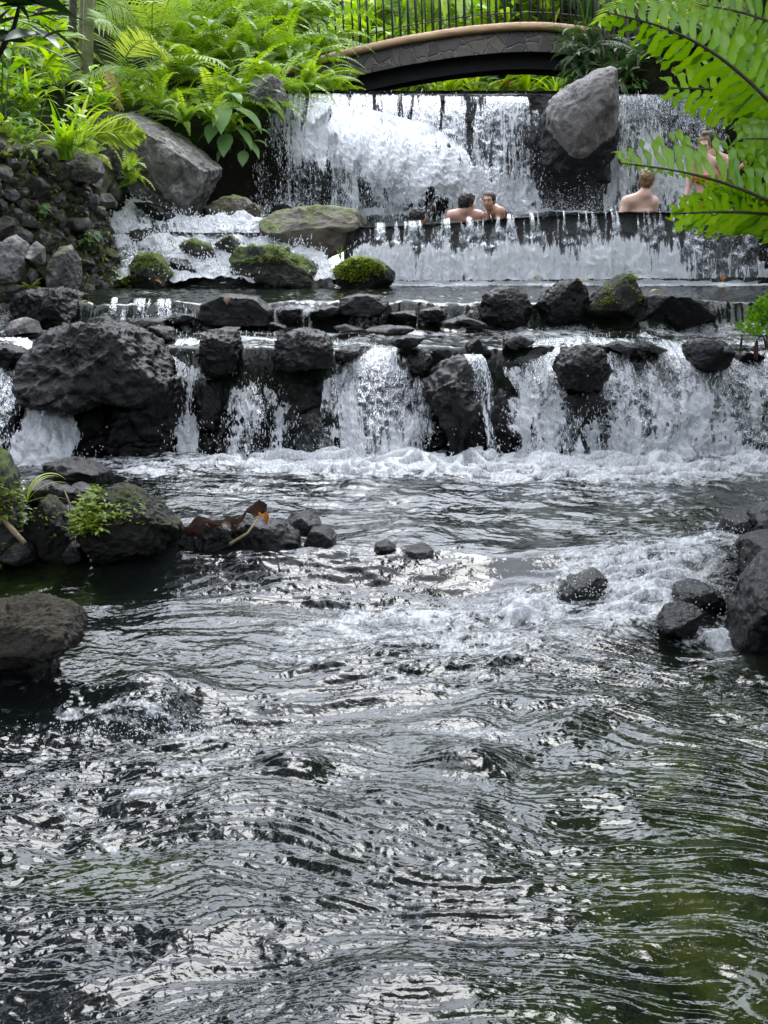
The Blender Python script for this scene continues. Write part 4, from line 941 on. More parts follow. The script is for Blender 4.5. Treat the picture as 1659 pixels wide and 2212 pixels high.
def pinnate(path, t, pairs, plen, pwid, rs, tint=.5, droop=.35, sweep=.35, lift=0.0, start=.08, roll=0.0, stem=.004, segs=3, curl=0.0, jitter=.06):
    """frond: leaflets in pairs along a path. plen, pwid: functions of the position 0..1"""
    T, S, U = frame(np.gradient(path, axis=0))
    tt = np.repeat(np.linspace(start, .995, pairs), 2); sd = np.tile([-1.0, 1.0], pairs)
    tt = tt + rs.normal(0, .15 / pairs, len(tt)); tt = np.clip(tt, start, 1)
    I = lambda A: np.stack([np.interp(tt, t, A[:, k]) for k in range(3)], -1)
    O, Tt, St, Ut = I(path), I(T), I(S), I(U)
    if roll:
        c, s_ = math.cos(roll), math.sin(roll); St, Ut = St * c + Ut * s_, Ut * c - St * s_
    L = np.array([plen(q) for q in tt]) * rs.uniform(1 - jitter, 1 + jitter, len(tt)); Wd = np.array([pwid(q) for q in tt])
    sw = sweep + .5 * np.clip((tt - .7) / .3, 0, 1)
    D = St * (sd * np.cos(sw))[:, None] + Tt * np.sin(sw)[:, None] + Ut * lift + rs.normal(0, jitter, (len(tt), 3))
    D /= np.linalg.norm(D, axis=1)[:, None]
    B = Tt - D * (Tt * D).sum(1)[:, None]; B /= np.linalg.norm(B, axis=1)[:, None]      # blade lies along the rachis
    NN = np.cross(D, B); NN *= np.sign((NN * Ut).sum(1))[:, None] + 1e-9
    q = np.linspace(0, 1, segs + 1); prof = np.interp(q, [0, .18, .55, .85, 1], [.45, 1, .9, .5, .05])
    C = O[:, None] + D[:, None] * (L[:, None] * q)[..., None] - NN[:, None] * (L[:, None] * (droop * q ** 1.8 - curl * q ** 3))[..., None]
    hw = B[:, None] * (Wd[:, None] * prof)[..., None] * .5
    V = np.stack([C - hw, C + hw], 2)                         # (m, segs+1, 2, 3)
    m = len(tt); i = np.arange(m * (segs + 1) * 2).reshape(m, segs + 1, 2)
    F = np.stack([i[:, :-1, 0], i[:, :-1, 1], i[:, 1:, 1], i[:, 1:, 0]], -1).reshape(-1, 4)
    ti = np.repeat(tint + rs.normal(0, .05, m), (segs + 1) * 2)
    V = V.reshape(-1, 3)
    v2, f2 = tube(path, np.linspace(stem, stem * .35, len(path)), 4, False)
    return np.concatenate([V, v2]), np.concatenate([F, f2 + len(V)]), np.concatenate([ti, np.full(len(v2), tint - .15)])

def join(items):
    Vs, Fs, Ts, n = [], [], [], 0
    for V, F, T in items:
        Vs.append(V); Fs.append(F + n); Ts.append(T); n += len(V)
    return np.concatenate(Vs), np.concatenate(Fs), np.concatenate(Ts)

def leaf_mesh(name, items, mat):
    V, F, T = join(items) if isinstance(items, list) else items
    me = mesh_data(name, V, F, attrs={'tint': np.clip(T, 0, 1)}); me.materials.append(M[mat]); return me

def sword_fern(seed, n=16, length=1.1, spread=(0, 2 * math.pi), e=(.5, 1.35), bend=(1.0, 2.1), w=.075, pairs=34, tint=.5):
    rs = np.random.RandomState(seed); it = []
    for k in range(n):
        az = rs.uniform(*spread); L = length * rs.uniform(.65, 1.1)
        path, t = arch_path(az, rs.uniform(*e), rs.uniform(*bend), L, 14, 1.25, rs.normal(0, .3))
        it.append(pinnate(path, t, pairs, lambda q: w * (np.interp(q, [0, .15, .6, 1], [.5, .9, 1, .18])), lambda q: L / pairs * .95, rs, tint + rs.normal(0, .13), .25, .15, .06, .06, rs.normal(0, .35), .004, 2, 0, .07))
    return it

def palm_fronds(seed, n, length, az=(0, 6.28), e=(.6, 1.3), bend=(.9, 1.7), w=.34, pairs=32, tint=.5, origin=(0, 0, 0), lift=.25):
    rs = np.random.RandomState(seed); it = []
    for k in range(n):
        L = length * rs.uniform(.75, 1.1); path, t = arch_path(rs.uniform(*az), rs.uniform(*e), rs.uniform(*bend), L, 18, 1.4, rs.normal(0, .15))
        V, F, T = pinnate(path, t, pairs, lambda q: w * np.interp(q, [0, .2, .55, 1], [.35, .9, 1, .3]), lambda q: .026, rs, tint + rs.normal(0, .12), .42, .45, lift, .18, rs.normal(0, .4), .011, 4, 0, .05)
        it.append((V + np.array(origin), F, T))
    return it

def blade(az, e0, bend, L, w, tint, n=9, fold=.25, prof=None, sway=0.0, roll=0.0, origin=(0, 0, 0)):
    path, t = arch_path(az, e0, bend, L, n, 1.3, sway); T, S, U = frame(np.gradient(path, axis=0))
    if roll: S = S * math.cos(roll) + U * math.sin(roll); U = np.cross(S, T)
    p = np.interp(t, [0, .2, .5, .8, 1], [.35, .85, 1, .62, .02]) if prof is None else np.interp(t, *prof)
    V, F, ti = strip(path, S, w * .5 * p, tint, U, fold)
    return V + np.array(origin), F, ti

def strap_clump(seed, n=18, length=.8, w=.05, e=(.7, 1.5), bend=(.5, 1.9), tint=.5, prof=([0, .3, .7, 1], [.7, 1, .8, .03])):
    rs = np.random.RandomState(seed)
    return [blade(rs.uniform(0, 6.28), rs.uniform(*e), rs.uniform(*bend), length * rs.uniform(.6, 1.1), w * rs.uniform(.7, 1.2), tint + rs.normal(0, .14), 9, .3, prof, rs.normal(0, .3), 0, (*rs.normal(0, .04, 2), 0)) for _ in range(n)]

OVAL = ([0, .12, .22, .45, .7, .9, 1], [.06, .12, .75, 1, .72, .25, .01])
def broad_plant(seed, n=14, length=.4, w=.17, height=.6, e=(.1, 1.1), bend=(.6, 1.6), tint=.5, prof=OVAL):
    """leafy plant: oval leaves on short stalks up a few stems"""
    rs = np.random.RandomState(seed); it = []
    for k in range(n):
        az = rs.uniform(0, 6.28); h = height * rs.uniform(.15, 1.0); r = .18 * height
        o = np.array([rs.normal(0, r), rs.normal(0, r), h])
        it.append(blade(az, rs.uniform(*e), rs.uniform(*bend), length * rs.uniform(.6, 1.15), w * rs.uniform(.75, 1.15), tint + rs.normal(0, .16), 9, .25, prof, rs.normal(0, .2), rs.normal(0, .3), o))
    for k in range(max(2, n // 5)):
        p = np.array([[0, 0, -.1], [rs.normal(0, .05), rs.normal(0, .05), height * .5], [rs.normal(0, .12), rs.normal(0, .12), height]])
        v, f = tube(p, [.012, .010, .006], 5, False); it.append((v, f, np.full(len(v), .15)))
    return it

def lance_plant(seed, n=30, length=.5, w=.09, height=1.2, tint=.5, lean=0.0):
    rs = np.random.RandomState(seed); it = []
    ns = max(3, n // 9)
    for s in range(ns):
        az = rs.uniform(0, 6.28); path, t = arch_path(az, rs.uniform(1.0, 1.5), rs.uniform(.2, .9), height * rs.uniform(.7, 1.1), 12, 1.3)
        path = path + np.array([rs.normal(0, .15), rs.normal(0, .15), 0])
        v, f = tube(path, np.linspace(.012, .004, 12), 5, False); it.append((v, f, np.full(len(v), .3)))
        for k in range(n // ns):
            q = rs.uniform(.25, 1); o = np.array([np.interp(q, t, path[:, j]) for j in range(3)])
            it.append(blade(rs.uniform(0, 6.28), rs.uniform(.0, .9), rs.uniform(.5, 1.5), length * rs.uniform(.7, 1.15), w * rs.uniform(.7, 1.2), tint + rs.normal(0, .16), 8, .25, ([0, .1, .35, .7, 1], [.2, .5, 1, .7, .02]), rs.normal(0, .25), rs.normal(0, .3), o))
    return it

def leaf_cloud(seed, n, size, radii, tint=.45, hole=.5, squash=.7):
    """many small leaves spread through a lumpy volume"""
    rs = np.random.RandomState(seed); P = rs.normal(size=(n * 3, 3)); P /= np.linalg.norm(P, axis=1)[:, None]; P *= rs.uniform(.25, 1, (n * 3, 1)) ** .4
    P = P * radii; k = fbm(P / np.mean(radii) * 2.2 + seed, 3, seed % 50); P = P[k > np.quantile(k, hole)][:n]; m = len(P)
    D = rs.normal(size=(m, 3)); D[:, 2] -= .4; D /= np.linalg.norm(D, axis=1)[:, None]
    S = np.cross(D, rs.normal(size=(m, 3))); S /= np.linalg.norm(S, axis=1)[:, None]
    L = size * rs.uniform(.6, 1.3, (m, 1)); W = L * .22
    N = np.cross(D, S)
    V = np.stack([P, P + D * L * .5 + S * W - N * L * .06, P + D * L - N * L * .1, P + D * L * .5 - S * W - N * L * .06], 1).reshape(-1, 3)
    F = np.arange(m * 4).reshape(m, 4)
    sh = tint + .22 * (fbm(P / np.mean(radii) * 1.5 + 9, 2, 3)) + rs.normal(0, .1, m)
    return V, F, np.repeat(sh, 4)

# ---------------------------------------------------------------- placing
def place(me, name, label, cat, loc, rz=0.0, s=1.0, group=None, tilt=(0, 0)):
    o = bpy.data.objects.new(name, me); COL.objects.link(o); o.location = tuple(loc); o.rotation_euler = (tilt[0], tilt[1], rz)
    o.scale = (s, s, s) if np.isscalar(s) else s
    return tag(o, label, cat, group)

rs = np.random.RandomState(3)
FERN = [leaf_mesh('sword_fern', sword_fern(200 + k, 15 + k % 3 * 3, 1.15, w=.085, tint=.48), 'fern') for k in range(4)]
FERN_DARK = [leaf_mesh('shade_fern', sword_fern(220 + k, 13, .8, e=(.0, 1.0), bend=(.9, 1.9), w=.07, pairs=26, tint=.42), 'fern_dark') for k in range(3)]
FERN_SMALL = [leaf_mesh('small_fern', sword_fern(230 + k, 10, .55, e=(.2, 1.2), bend=(.9, 2.0), w=.07, pairs=20, tint=.66), 'fern') for k in range(2)]
PALM = [leaf_mesh('palm_clump', palm_fronds(240 + k, 9, 1.9, w=.42, tint=.45), 'palm') for k in range(3)]
STRAP = [leaf_mesh('strap_plant', strap_clump(250 + k, 22, .95, .075, tint=.5), 'lime' if k == 1 else 'broad') for k in range(3)]
BROAD = [leaf_mesh('broad_leaf_plant', broad_plant(260 + k, 18, .42, .19, .8, tint=.5), ('broad', 'lime', 'bluegreen')[k]) for k in range(3)]
LANCE = [leaf_mesh('lance_leaf_plant', lance_plant(270 + k, 44, .52, .11, 1.3, tint=.52), ('lime', 'broad', 'lime')[k]) for k in range(3)]
BIGLEAF = [leaf_mesh('big_leaf_plant', broad_plant(280 + k, 16, 1.15, .36, 1.3, e=(.6, 1.4), bend=(.3, 1.2), tint=.5), ('lime', 'broad', 'deep')[k]) for k in range(3)]
HEART = [leaf_mesh('heart_leaf_plant', broad_plant(290, 16, .30, .25, .55, e=(-.3, .5), bend=(.5, 1.3), tint=.5, prof=([0, .05, .2, .45, .75, 1], [.3, .8, 1, .85, .4, .01])), 'bluegreen')]

# --- sword ferns crowding the bank left of the bridge
spots = [(560, 230, 21.3, 1.0), (600, 175, 21.6, .95), (655, 190, 22.0, .8), (520, 190, 21.5, 1.1), (465, 225, 21.0, 1.0), (420, 165, 22.0, 1.15), (480, 120, 22.6, 1.2), (545, 110, 22.8, 1.2), (610, 110, 23.0, 1.15), (660, 130, 23.3, 1.0), (690, 90, 24.2, .9),
         (420, 60, 23.5, 1.3), (500, 40, 24.0, 1.3), (580, 40, 24.2, 1.3), (650, 50, 24.6, 1.2), (440, -20, 24.6, 1.4), (540, -30, 25.0, 1.4), (630, -30, 25.4, 1.4), (380, 110, 22.6, 1.1), (350, 200, 21.2, .9), (395, 235, 20.8, .85), (700, 30, 25.4, 1.1), (680, 165, 22.6, .75), (720, 178, 23.4, .6)]
for i, (px, py, y, s) in enumerate(spots):
    place(FERN[i % 4], 'sword_fern', 'arching bright green sword fern crowding the bank left of the bridge', 'fern', at(px, py + 25, y), rs.uniform(0, 6.28), s, 'sword ferns crowding the bank left of the bridge', (rs.normal(.1, .12), rs.normal(0, .12)))
for i, (px, py, y, s, lab) in enumerate([
        (455, 262, 20.5, .62, 'pale green fern hanging over the right shoulder of the largest grey boulder'),
        (400, 270, 20.3, .6, 'fern spilling over the top of the largest grey boulder'),
        (345, 235, 20.4, .75, 'fern with drooping fronds behind the top of the largest grey boulder'),
        (265, 238, 20.2, .7, 'fern with long flat fronds behind the left end of the largest grey boulder'),
        (500, 285, 20.7, .5, 'small fern at the edge of the black hollow beside the broad leaved plant')]):
    place(FERN[(i + 1) % 4], 'sword_fern', lab, 'fern', at(px, py, y), rs.uniform(0, 6.28), s, None, (.2, 0))
for i, (px, py, y, s, lab) in enumerate([
        (268, 372, 18.9, .95, 'light green sword fern hanging in front of the largest grey boulder'),
        (205, 335, 18.3, .8, 'light green fern on top of the stone wall beside the strap leaved clump'),
        (292, 395, 19.0, .6, 'small light green fern at the foot of the largest grey boulder')]):
    place(FERN_SMALL[i % 2], 'sword_fern', lab, 'fern', at(px, py, y), rs.uniform(0, 6.28), s, None, (.5, 0))
# --- palms of the left bank
for i, (px, py, y, s, lab) in enumerate([
        (290, 190, 21.6, .95, 'yellow green palm with one long frond arching to the right'),
        (245, 205, 20.8, .65, 'small palm with drooping yellowish fronds above the grey boulder'),
        (140, 185, 20.6, .75, 'low palm with curved leaflets in the middle of the left bank'),
        (330, 90, 23.0, 1.0, 'tall feathery palm at the back of the left bank'),
        (120, 60, 23.2, 1.0, 'shaded feathery palm behind the ringed canes'),
        (390, 175, 21.8, .6, 'small yellowing palm between the ferns of the left bank')]):
    place(PALM[i % 3], 'palm_clump', lab, 'palm', at(px, py + 30, y), [1.9, .6, 2.6, 4.0, 5.2, 1.0][i], s, None)
def lone_frond(name, lab, start, end, y0, y1, sag, w, pairs, mat, pw=.026, droop=.35, seed=1, tint=.55, roll=0., sweep=.45, stem=.010):
    A, B = at(*start, y0), at(*end, y1); t = np.linspace(0, 1, 20)
    path = A + (B - A) * t[:, None]; path[:, 2] += sag * np.linalg.norm(B - A) * np.sin(np.pi * t ** .8)
    V, F, T = pinnate(path, t, pairs, lambda q: w * np.interp(q, [0, .2, .6, 1], [.5, .95, 1, .3]), lambda q: pw, np.random.RandomState(seed), tint, droop, sweep, .12, .1, roll, stem, 4)
    o = link(name, leaf_mesh(name, (V, F, T), mat), None, A); return tag(o, lab, 'palm frond')
lone_frond('palm_frond', 'long glossy palm frond curving down to a point above the grey boulder', (262, 150), (368, 118), 20.6, 20.2, .34, .40, 34, 'palm', tint=.62, seed=3, roll=.5)
lone_frond('palm_frond', 'pinnate frond lying flat across the face of the largest grey boulder', (190, 292), (305, 290), 18.9, 18.7, .03, .28, 22, 'palm', pw=.05, droop=.15, tint=.7, seed=4, roll=1.2, sweep=.7)
lone_frond('palm_frond', 'yellowed drooping palm frond left of the grey boulder', (228, 150), (262, 232), 20.0, 19.8, .12, .26, 24, 'dry', tint=.25, seed=7, roll=.3, pw=.018)
lone_frond('palm_frond', 'straw brown dying palm frond hanging above the grey boulder', (215, 185), (222, 262), 19.9, 19.6, .10, .2, 20, 'dry', tint=.0, seed=8, roll=.2, pw=.016)
# ringed canes
for i, (px, lab, r) in enumerate([(192, 'thick pale ringed palm cane at the left of the bank', .075), (180, 'thinner ringed cane close behind the thick pale cane', .055), (158, 'dark ringed cane left of the pair of pale canes', .055)]):
    z0, z1 = at(px - 4, 190, 21.0 + i * .3), at(px + 4, -160, 21.0 + i * .3)
    t = np.linspace(0, 1, 60); path = z0 + (z1 - z0) * t[:, None]; rr = r * (1 + .10 * (np.abs(((t * 11) % 1) - .5) < .08))
    V, F = tube(path, rr, 10, False)
    o = link('palm_cane', mesh_data('palm_cane', V, F), M['cane' if i < 2 else 'bark'], z0); tag(o, lab, 'palm cane')
o_ = at(102, 150, 22.5); path = o_ + np.array([[0, 0, -.6], [.02, 0, 1], [-.05, 0, 2.2], [.05, 0, 3.6]]); V, F = tube(path, [.14, .12, .11, .1], 10, False)
o = link('tree_trunk', mesh_data('tree_trunk', V, F), M['bark'], o_); tag(o, 'brown bark trunk at the back of the left bank', 'tree trunk')
# --- left bank leafy plants
for i, (px, py, y, s, k, lab) in enumerate([
        (20, 130, 18.5, 1.0, 0, 'yellow green lance leaved plant at the left edge of the bank'), (75, 150, 19.0, 1.0, 1, 'lance leaved plant with broad glossy leaves near the left edge'),
        (60, 60, 20.2, 1.15, 2, 'tall lime lance leaved plant behind the left edge plants'), (125, 130, 20.0, .9, 0, 'lance leaved plant below the ringed canes'),
        (10, 210, 17.6, .9, 1, 'leafy plant hanging over the stone wall at the left edge'), (95, 215, 18.3, .8, 2, 'lime leaved plant with long pointed leaves above the stone wall'),
        (10, 30, 20.6, 1.2, 0, 'dense leafy plant in the top left corner'), (175, 240, 19.0, .6, 0, 'low lime plant between the palm and the strap leaved clump'), (-30, 120, 18.8, 1.1, 1, 'leafy plant half out of the left edge')]):
    place(LANCE[k], 'lance_leaf_plant', lab, 'plant', at(px, py + 45, y), rs.uniform(0, 6.28), s, None)
for i, (px, py, y, s, k, lab) in enumerate([
        (175, 315, 17.9, .75, 1, 'clump of yellow striped strap leaves on top of the stone wall'), (145, 345, 17.2, .8, 0, 'clump of tall grassy leaves at the end of the stone wall'), (215, 250, 19.6, .6, 2, 'strap leaved clump under the palm fronds'), (60, 240, 17.9, .6, 1, 'small lime strap plant on the mossy slope')]):
    place(STRAP[k], 'strap_plant', lab, 'plant', at(px, py, y), rs.uniform(0, 6.28), s, None)
o = link('long_blade', leaf_mesh('long_blade', [blade(1.5, .55, .75, .95, .045, .7, 14, .3, ([0, .3, .7, 1], [.8, 1, .7, .05]))], 'broad'), None); o.location = tuple(at(185, 312, 17.8)); tag(o, 'single long green blade arching right over the grey boulder', 'leaf')
lab_s = ['low fern creeping over the mossy slope above the wall', 'tuft of small leaves on the mossy slope above the wall']
for i in range(16):
    px, py = rs.uniform(-30, 175), rs.uniform(232, 325); y = 17.0 + (325 - py) * .012
    k = i % 2; me = (FERN_SMALL[i % 2], BROAD[(i // 2) % 3])[k]
    place(me, ('small_fern', 'leafy_tuft')[k], lab_s[k], ('fern', 'plant')[k], at(px, py + 6, y), rs.uniform(0, 6.28), (.7, .38)[k] * rs.uniform(.8, 1.2), ('ferns on the mossy slope', 'leaf tufts on the mossy slope')[k], (.3, 0))
# broad pale leaves hanging at the black hollow
it = []
for (px, py, L, w, az, e0, bd) in [(482, 205, .34, .17, 2.4, .2, 1.4), (486, 225, .42, .21, 3.2, -.5, .9), (470, 235, .30, .15, 4.4, .3, 1.2), (500, 232, .42, .19, 1.7, -.3, 1.1), (478, 262, .34, .2, 3.6, -.4, .9), (502, 270, .36, .2, 2.2, -.5, .8), (492, 285, .32, .17, 3.3, -.7, .6), (520, 300, .30, .16, 2.0, -.4, 1.0), (545, 305, .18, .10, 1.6, .1, 1.3), (528, 322, .20, .12, 3.3, -.9, .5), (510, 192, .26, .13, 1.2, .5, 1.2), (540, 290, .22, .13, 1.3, .6, 1.6), (500, 310, .26, .16, 4.0, -.5, .8)]:
    it.append(blade(az, e0, bd, L * 1.35, w * 1.35, rs.uniform(.35, .75), 11, .22, OVAL, 0, rs.normal(0, .15), at(px, py, 20.55)))
for a, b in [((488, 180), (498, 330)), ((498, 200), (530, 320))]:
    v, f = tube(np.array([at(*a, 20.65), (at(*a, 20.65) + at(*b, 20.6)) / 2 + [.03, 0, .02], at(*b, 20.6)]), [.012, .010, .006], 5, False); it.append((v, f, np.full(len(v), .2)))
o = link('broad_leaf_vine', leaf_mesh('broad_leaf_vine', it, 'bluegreen'), None, at(490, 200, 20.6)); tag(o, 'vine of large pale green oval leaves hanging beside the black hollow', 'vine')
# overhanging dark branch, top left corner
it = []
for k in range(34):
    p = at(rs.uniform(-60, 95), rs.uniform(-60, 60) if k % 3 else rs.uniform(40, 110), rs.uniform(10.0, 11.0))
    it.append(blade(rs.uniform(.8, 2.4) if k % 2 else rs.uniform(3.5, 5.5), rs.uniform(-.6, .4), rs.uniform(.4, 1.2), rs.uniform(.28, .42), rs.uniform(.07, .11), rs.uniform(.25, .6), 9, .2, ([0, .1, .4, .75, 1], [.15, .5, 1, .65, .02]), rs.normal(0, .2), rs.normal(0, .4), p))
b_ = [at(-120, 240, 10.6), at(-10, 130, 10.5), at(30, 60, 10.5), at(60, -60, 10.4)]
v, f = tube(np.array(b_), [.03, .022, .016, .01], 7, False); 
o = empty('branch', b_[0]); tag(o, 'dark glossy leaved branch hanging into the top left corner', 'branch')
link('foliage', leaf_mesh('foliage', it, 'deep'), None, b_[0], o); link('twig', mesh_data('twig', v, f), M['bark'], b_[0], o)

# ---------------------------------------------------------------- beyond and below the bridge
lab_behind = 'leafy plant seen between the black bridge railings'
for i in range(46):
    px = rs.uniform(640, 1330); y = rs.uniform(29.5, 33); py = rs.uniform(-20, 150)
    p = at(px, py, y); p[2] = max(p[2] - .9, hill_h(p[0], p[1]) - .2)
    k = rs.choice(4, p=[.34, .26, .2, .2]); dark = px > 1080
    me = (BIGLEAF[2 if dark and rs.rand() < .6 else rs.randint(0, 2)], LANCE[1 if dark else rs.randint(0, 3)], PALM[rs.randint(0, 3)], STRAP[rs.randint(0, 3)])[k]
    nm = ('big_leaf_plant', 'lance_leaf_plant', 'palm_clump', 'strap_plant')[k]
    place(me, nm, ('broad bladed plant growing behind the bridge railings', 'narrow leaved bush growing behind the bridge railings', 'feathery palm growing behind the bridge railings', 'strap leaved clump growing behind the bridge railings')[k], ('plant', 'plant', 'palm', 'plant')[k], p, rs.uniform(0, 6.28), rs.uniform(.9, 1.4), ('broad bladed plants behind the bridge', 'narrow leaved bushes behind the bridge', 'palms behind the bridge', 'strap leaved clumps behind the bridge')[k])
for i in range(26):                                    # row further up the hill fills the view to the crest
    x = rs.uniform(-13, 14); y = rs.uniform(32.5, 37)
    k = rs.randint(0, 3); me = (BIGLEAF[rs.randint(0, 3)], PALM[rs.randint(0, 3)], LANCE[rs.randint(0, 3)])[k]
    place(me, ('big_leaf_plant', 'palm_clump', 'lance_leaf_plant')[k], ('tall big leaved plant on the hillside far behind the bridge', 'tall palm clump on the hillside far behind the bridge', 'tall lance leaved bush on the hillside far behind the bridge')[k], 'plant', (x, y, hill_h(x, y) - .3), rs.uniform(0, 6.28), rs.uniform(1.6, 2.4), ('big leaved plants on the hillside', 'palm clumps on the hillside', 'lance leaved bushes on the hillside')[k])
for i, (px, py, y, s, me, nm, lab) in enumerate([
        (790, 200, 29.6, 1.05, STRAP[1], 'strap_plant', 'broad strap leaved plant under the left end of the bridge'), (850, 195, 29.2, 1.05, STRAP[1], 'strap_plant', 'arching strap leaved plant left of the yellow leaf'),
        (950, 195, 29.5, 1.0, STRAP[1], 'strap_plant', 'tangled strap leaved plant right of the yellow leaf'), (1000, 190, 30, .6, PALM[1], 'palm_clump', 'small palm under the middle of the bridge'),
        (1060, 200, 29.2, .8, HEART[0], 'heart_leaf_plant', 'grey green heart leaved plant under the middle of the bridge'), (1120, 195, 30, .65, BIGLEAF[2], 'big_leaf_plant', 'dark big leaved plant under the bridge near the reddish stem'),
        (1160, 203, 29.2, .9, HEART[0], 'heart_leaf_plant', 'heart leaved plant under the right end of the bridge'), (1205, 200, 29.2, .75, BROAD[0], 'broad_leaf_plant', 'bushy green plant beside the pale standing boulder'),
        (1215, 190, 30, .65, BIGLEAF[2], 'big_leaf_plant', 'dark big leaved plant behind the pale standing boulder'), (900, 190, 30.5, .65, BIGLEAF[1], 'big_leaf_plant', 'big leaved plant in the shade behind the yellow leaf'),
        (735, 205, 26.8, .65, FERN[2], 'sword_fern', 'sword fern at the left foot of the bridge'), (690, 190, 24.8, .6, FERN[0], 'sword_fern', 'sword fern growing up against the left end of the bridge'), (1025, 200, 29.6, .75, STRAP[1], 'strap_plant', 'low strap leaved plant left of the heart leaves')]):
    place(me, nm, lab, 'fern' if 'fern' in nm else 'plant', at(px, py + 12, y), rs.uniform(0, 6.28), s, None)
for i in range(9):
    place(STRAP[1] if i % 3 else FERN[i % 4], 'strap_plant' if i % 3 else 'sword_fern', 'bright strap leaved plant on the water\'s edge in the gap under the bridge' if i % 3 else 'bright fern on the water\'s edge in the gap under the bridge', 'plant' if i % 3 else 'fern', at(765 + i * 54 + rs.uniform(-15, 15), 212, 28.5 + rs.uniform(0, .5)), rs.uniform(0, 6.28), rs.uniform(.6, .85), 'strap plants under the bridge' if i % 3 else 'ferns under the bridge')
it = [blade(a, .2, 1.9, .42, .14, .8 + .1 * math.sin(a * 3), 8, .3, ([0, .3, .7, 1], [.4, 1, .8, .05])) for a in np.linspace(2.0, 4.2, 7)]
o = link('yellow_leaf', leaf_mesh('yellow_leaf', it, 'dry'), None); o.location = tuple(at(900, 166, 28.9)); tag(o, 'drooping pale yellow fan of a dying leaf under the bridge', 'leaf')
o_ = at(1072, 215, 29.3); v, f = tube(o_ + np.array([[0, 0, -.2], [-.03, 0, .4], [-.12, 0, 1.0], [-.16, 0, 1.6]]), [.07, .06, .055, .05], 8, False)
o = link('tree_trunk', mesh_data('tree_trunk', v, f), M['bark'], o_); tag(o, 'mottled slanting trunk under the middle of the bridge', 'tree trunk')
it = [blade(a, .9, .5, .22, .06, .6, 6, .2) for a in np.linspace(0, 5.2, 5)]
o = link('red_flower', leaf_mesh('red_flower', it, 'dead_orange'), None); o.location = tuple(at(1092, 190, 29.0)); o.data.materials[0] = simple('flower_pink', (.55, .05, .08), .5); tag(o, 'small pinkish red flower under the bridge', 'flower')

# ---------------------------------------------------------------- right bank: shaded hanging ferns, roots, light foliage
def bank_point(x, y): return np.array([x, y, right_bank_h(np.array([x]), np.array([y]))[0] + .02])
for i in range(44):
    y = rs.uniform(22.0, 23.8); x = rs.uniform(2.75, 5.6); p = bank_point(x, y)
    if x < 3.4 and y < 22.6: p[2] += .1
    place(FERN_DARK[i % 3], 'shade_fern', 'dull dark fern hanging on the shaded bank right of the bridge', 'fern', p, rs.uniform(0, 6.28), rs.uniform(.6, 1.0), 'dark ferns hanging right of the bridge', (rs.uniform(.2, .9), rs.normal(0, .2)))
for i in range(16):
    p = bank_point(rs.uniform(2.8, 5.4), rs.uniform(21.9, 22.9))
    place(BROAD[i % 3] if i % 3 else HEART[0], 'broad_leaf_plant', 'small oval leaved plant among the dark ferns right of the bridge', 'plant', p, rs.uniform(0, 6.28), rs.uniform(.35, .55), 'oval leaved plants among the dark ferns', (.6, 0))
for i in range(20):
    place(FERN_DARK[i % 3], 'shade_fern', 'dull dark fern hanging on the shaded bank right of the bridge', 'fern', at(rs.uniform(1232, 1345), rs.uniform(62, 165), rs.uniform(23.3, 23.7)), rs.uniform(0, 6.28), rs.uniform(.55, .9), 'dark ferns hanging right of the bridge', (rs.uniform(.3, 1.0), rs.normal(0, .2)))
V, F = face_mesh(at(1290, 100, 24)[0], 6.8, 3.6, 5.6, 24.0, .5, 151, 120, 100, .28, 1.1, .15, 1.5)
o = link('earth_bank', mesh_data('earth_bank', V, F), M['soil'], (4.5, 24, 3.8)); tag(o, 'dark earth bank right of the bridge, hung with roots and ferns', 'bank')
for i in range(26):
    px = rs.uniform(1285, 1430); y = 23.4 + rs.uniform(-.3, .3); t = np.linspace(0, 1, 9)
    A, B = at(px, -40, y), at(px + rs.normal(0, 10), rs.uniform(90, 170), y); path = A + (B - A) * t[:, None]; path[:, 0] += .03 * np.sin(t * 7 + i); path[:, 1] += .03 * np.cos(t * 5 + i)
    v, f = tube(path, rs.uniform(.008, .022), 5, False)
    o = link('hanging_root', mesh_data('hanging_root', v, f), M['root'], A); tag(o, 'thin pale root hanging down the shaded bank right of the bridge', 'root', 'roots hanging right of the bridge')
for i, (px, py, y, s, me, nm, lab) in enumerate([
        (1560, 60, 17.5, 1.2, PALM[0], 'palm_clump', 'bright feathery palm in the top right corner'), (1640, 120, 16.5, 1.2, LANCE[0], 'lance_leaf_plant', 'bright lance leaved plant at the right edge behind the big fronds'),
        (1600, 30, 20.5, 1.5, PALM[1], 'palm_clump', 'tall pale palm behind the top right corner'), (1500, 30, 24.0, 1.3, PALM[2], 'palm_clump', 'hazy green palm above the right tall fall'), (1640, 250, 16.0, .9, BROAD[1], 'broad_leaf_plant', 'lime oval leaved plant at the right edge behind the big fronds'),
        (1690, 330, 15.0, 1.0, BROAD[0], 'broad_leaf_plant', 'green oval leaved plant at the right edge level with the bathers'), (1420, 0, 25.5, 1.3, LANCE[1], 'lance_leaf_plant', 'narrow leaved bush on top of the right bank'), (1330, -10, 26.0, 1.3, LANCE[1], 'lance_leaf_plant', 'dark bush beside the right end of the railing')]):
    place(me, nm, lab, 'palm' if 'palm' in nm else 'plant', at(px, py + 60, y), rs.uniform(0, 6.28), s, None)

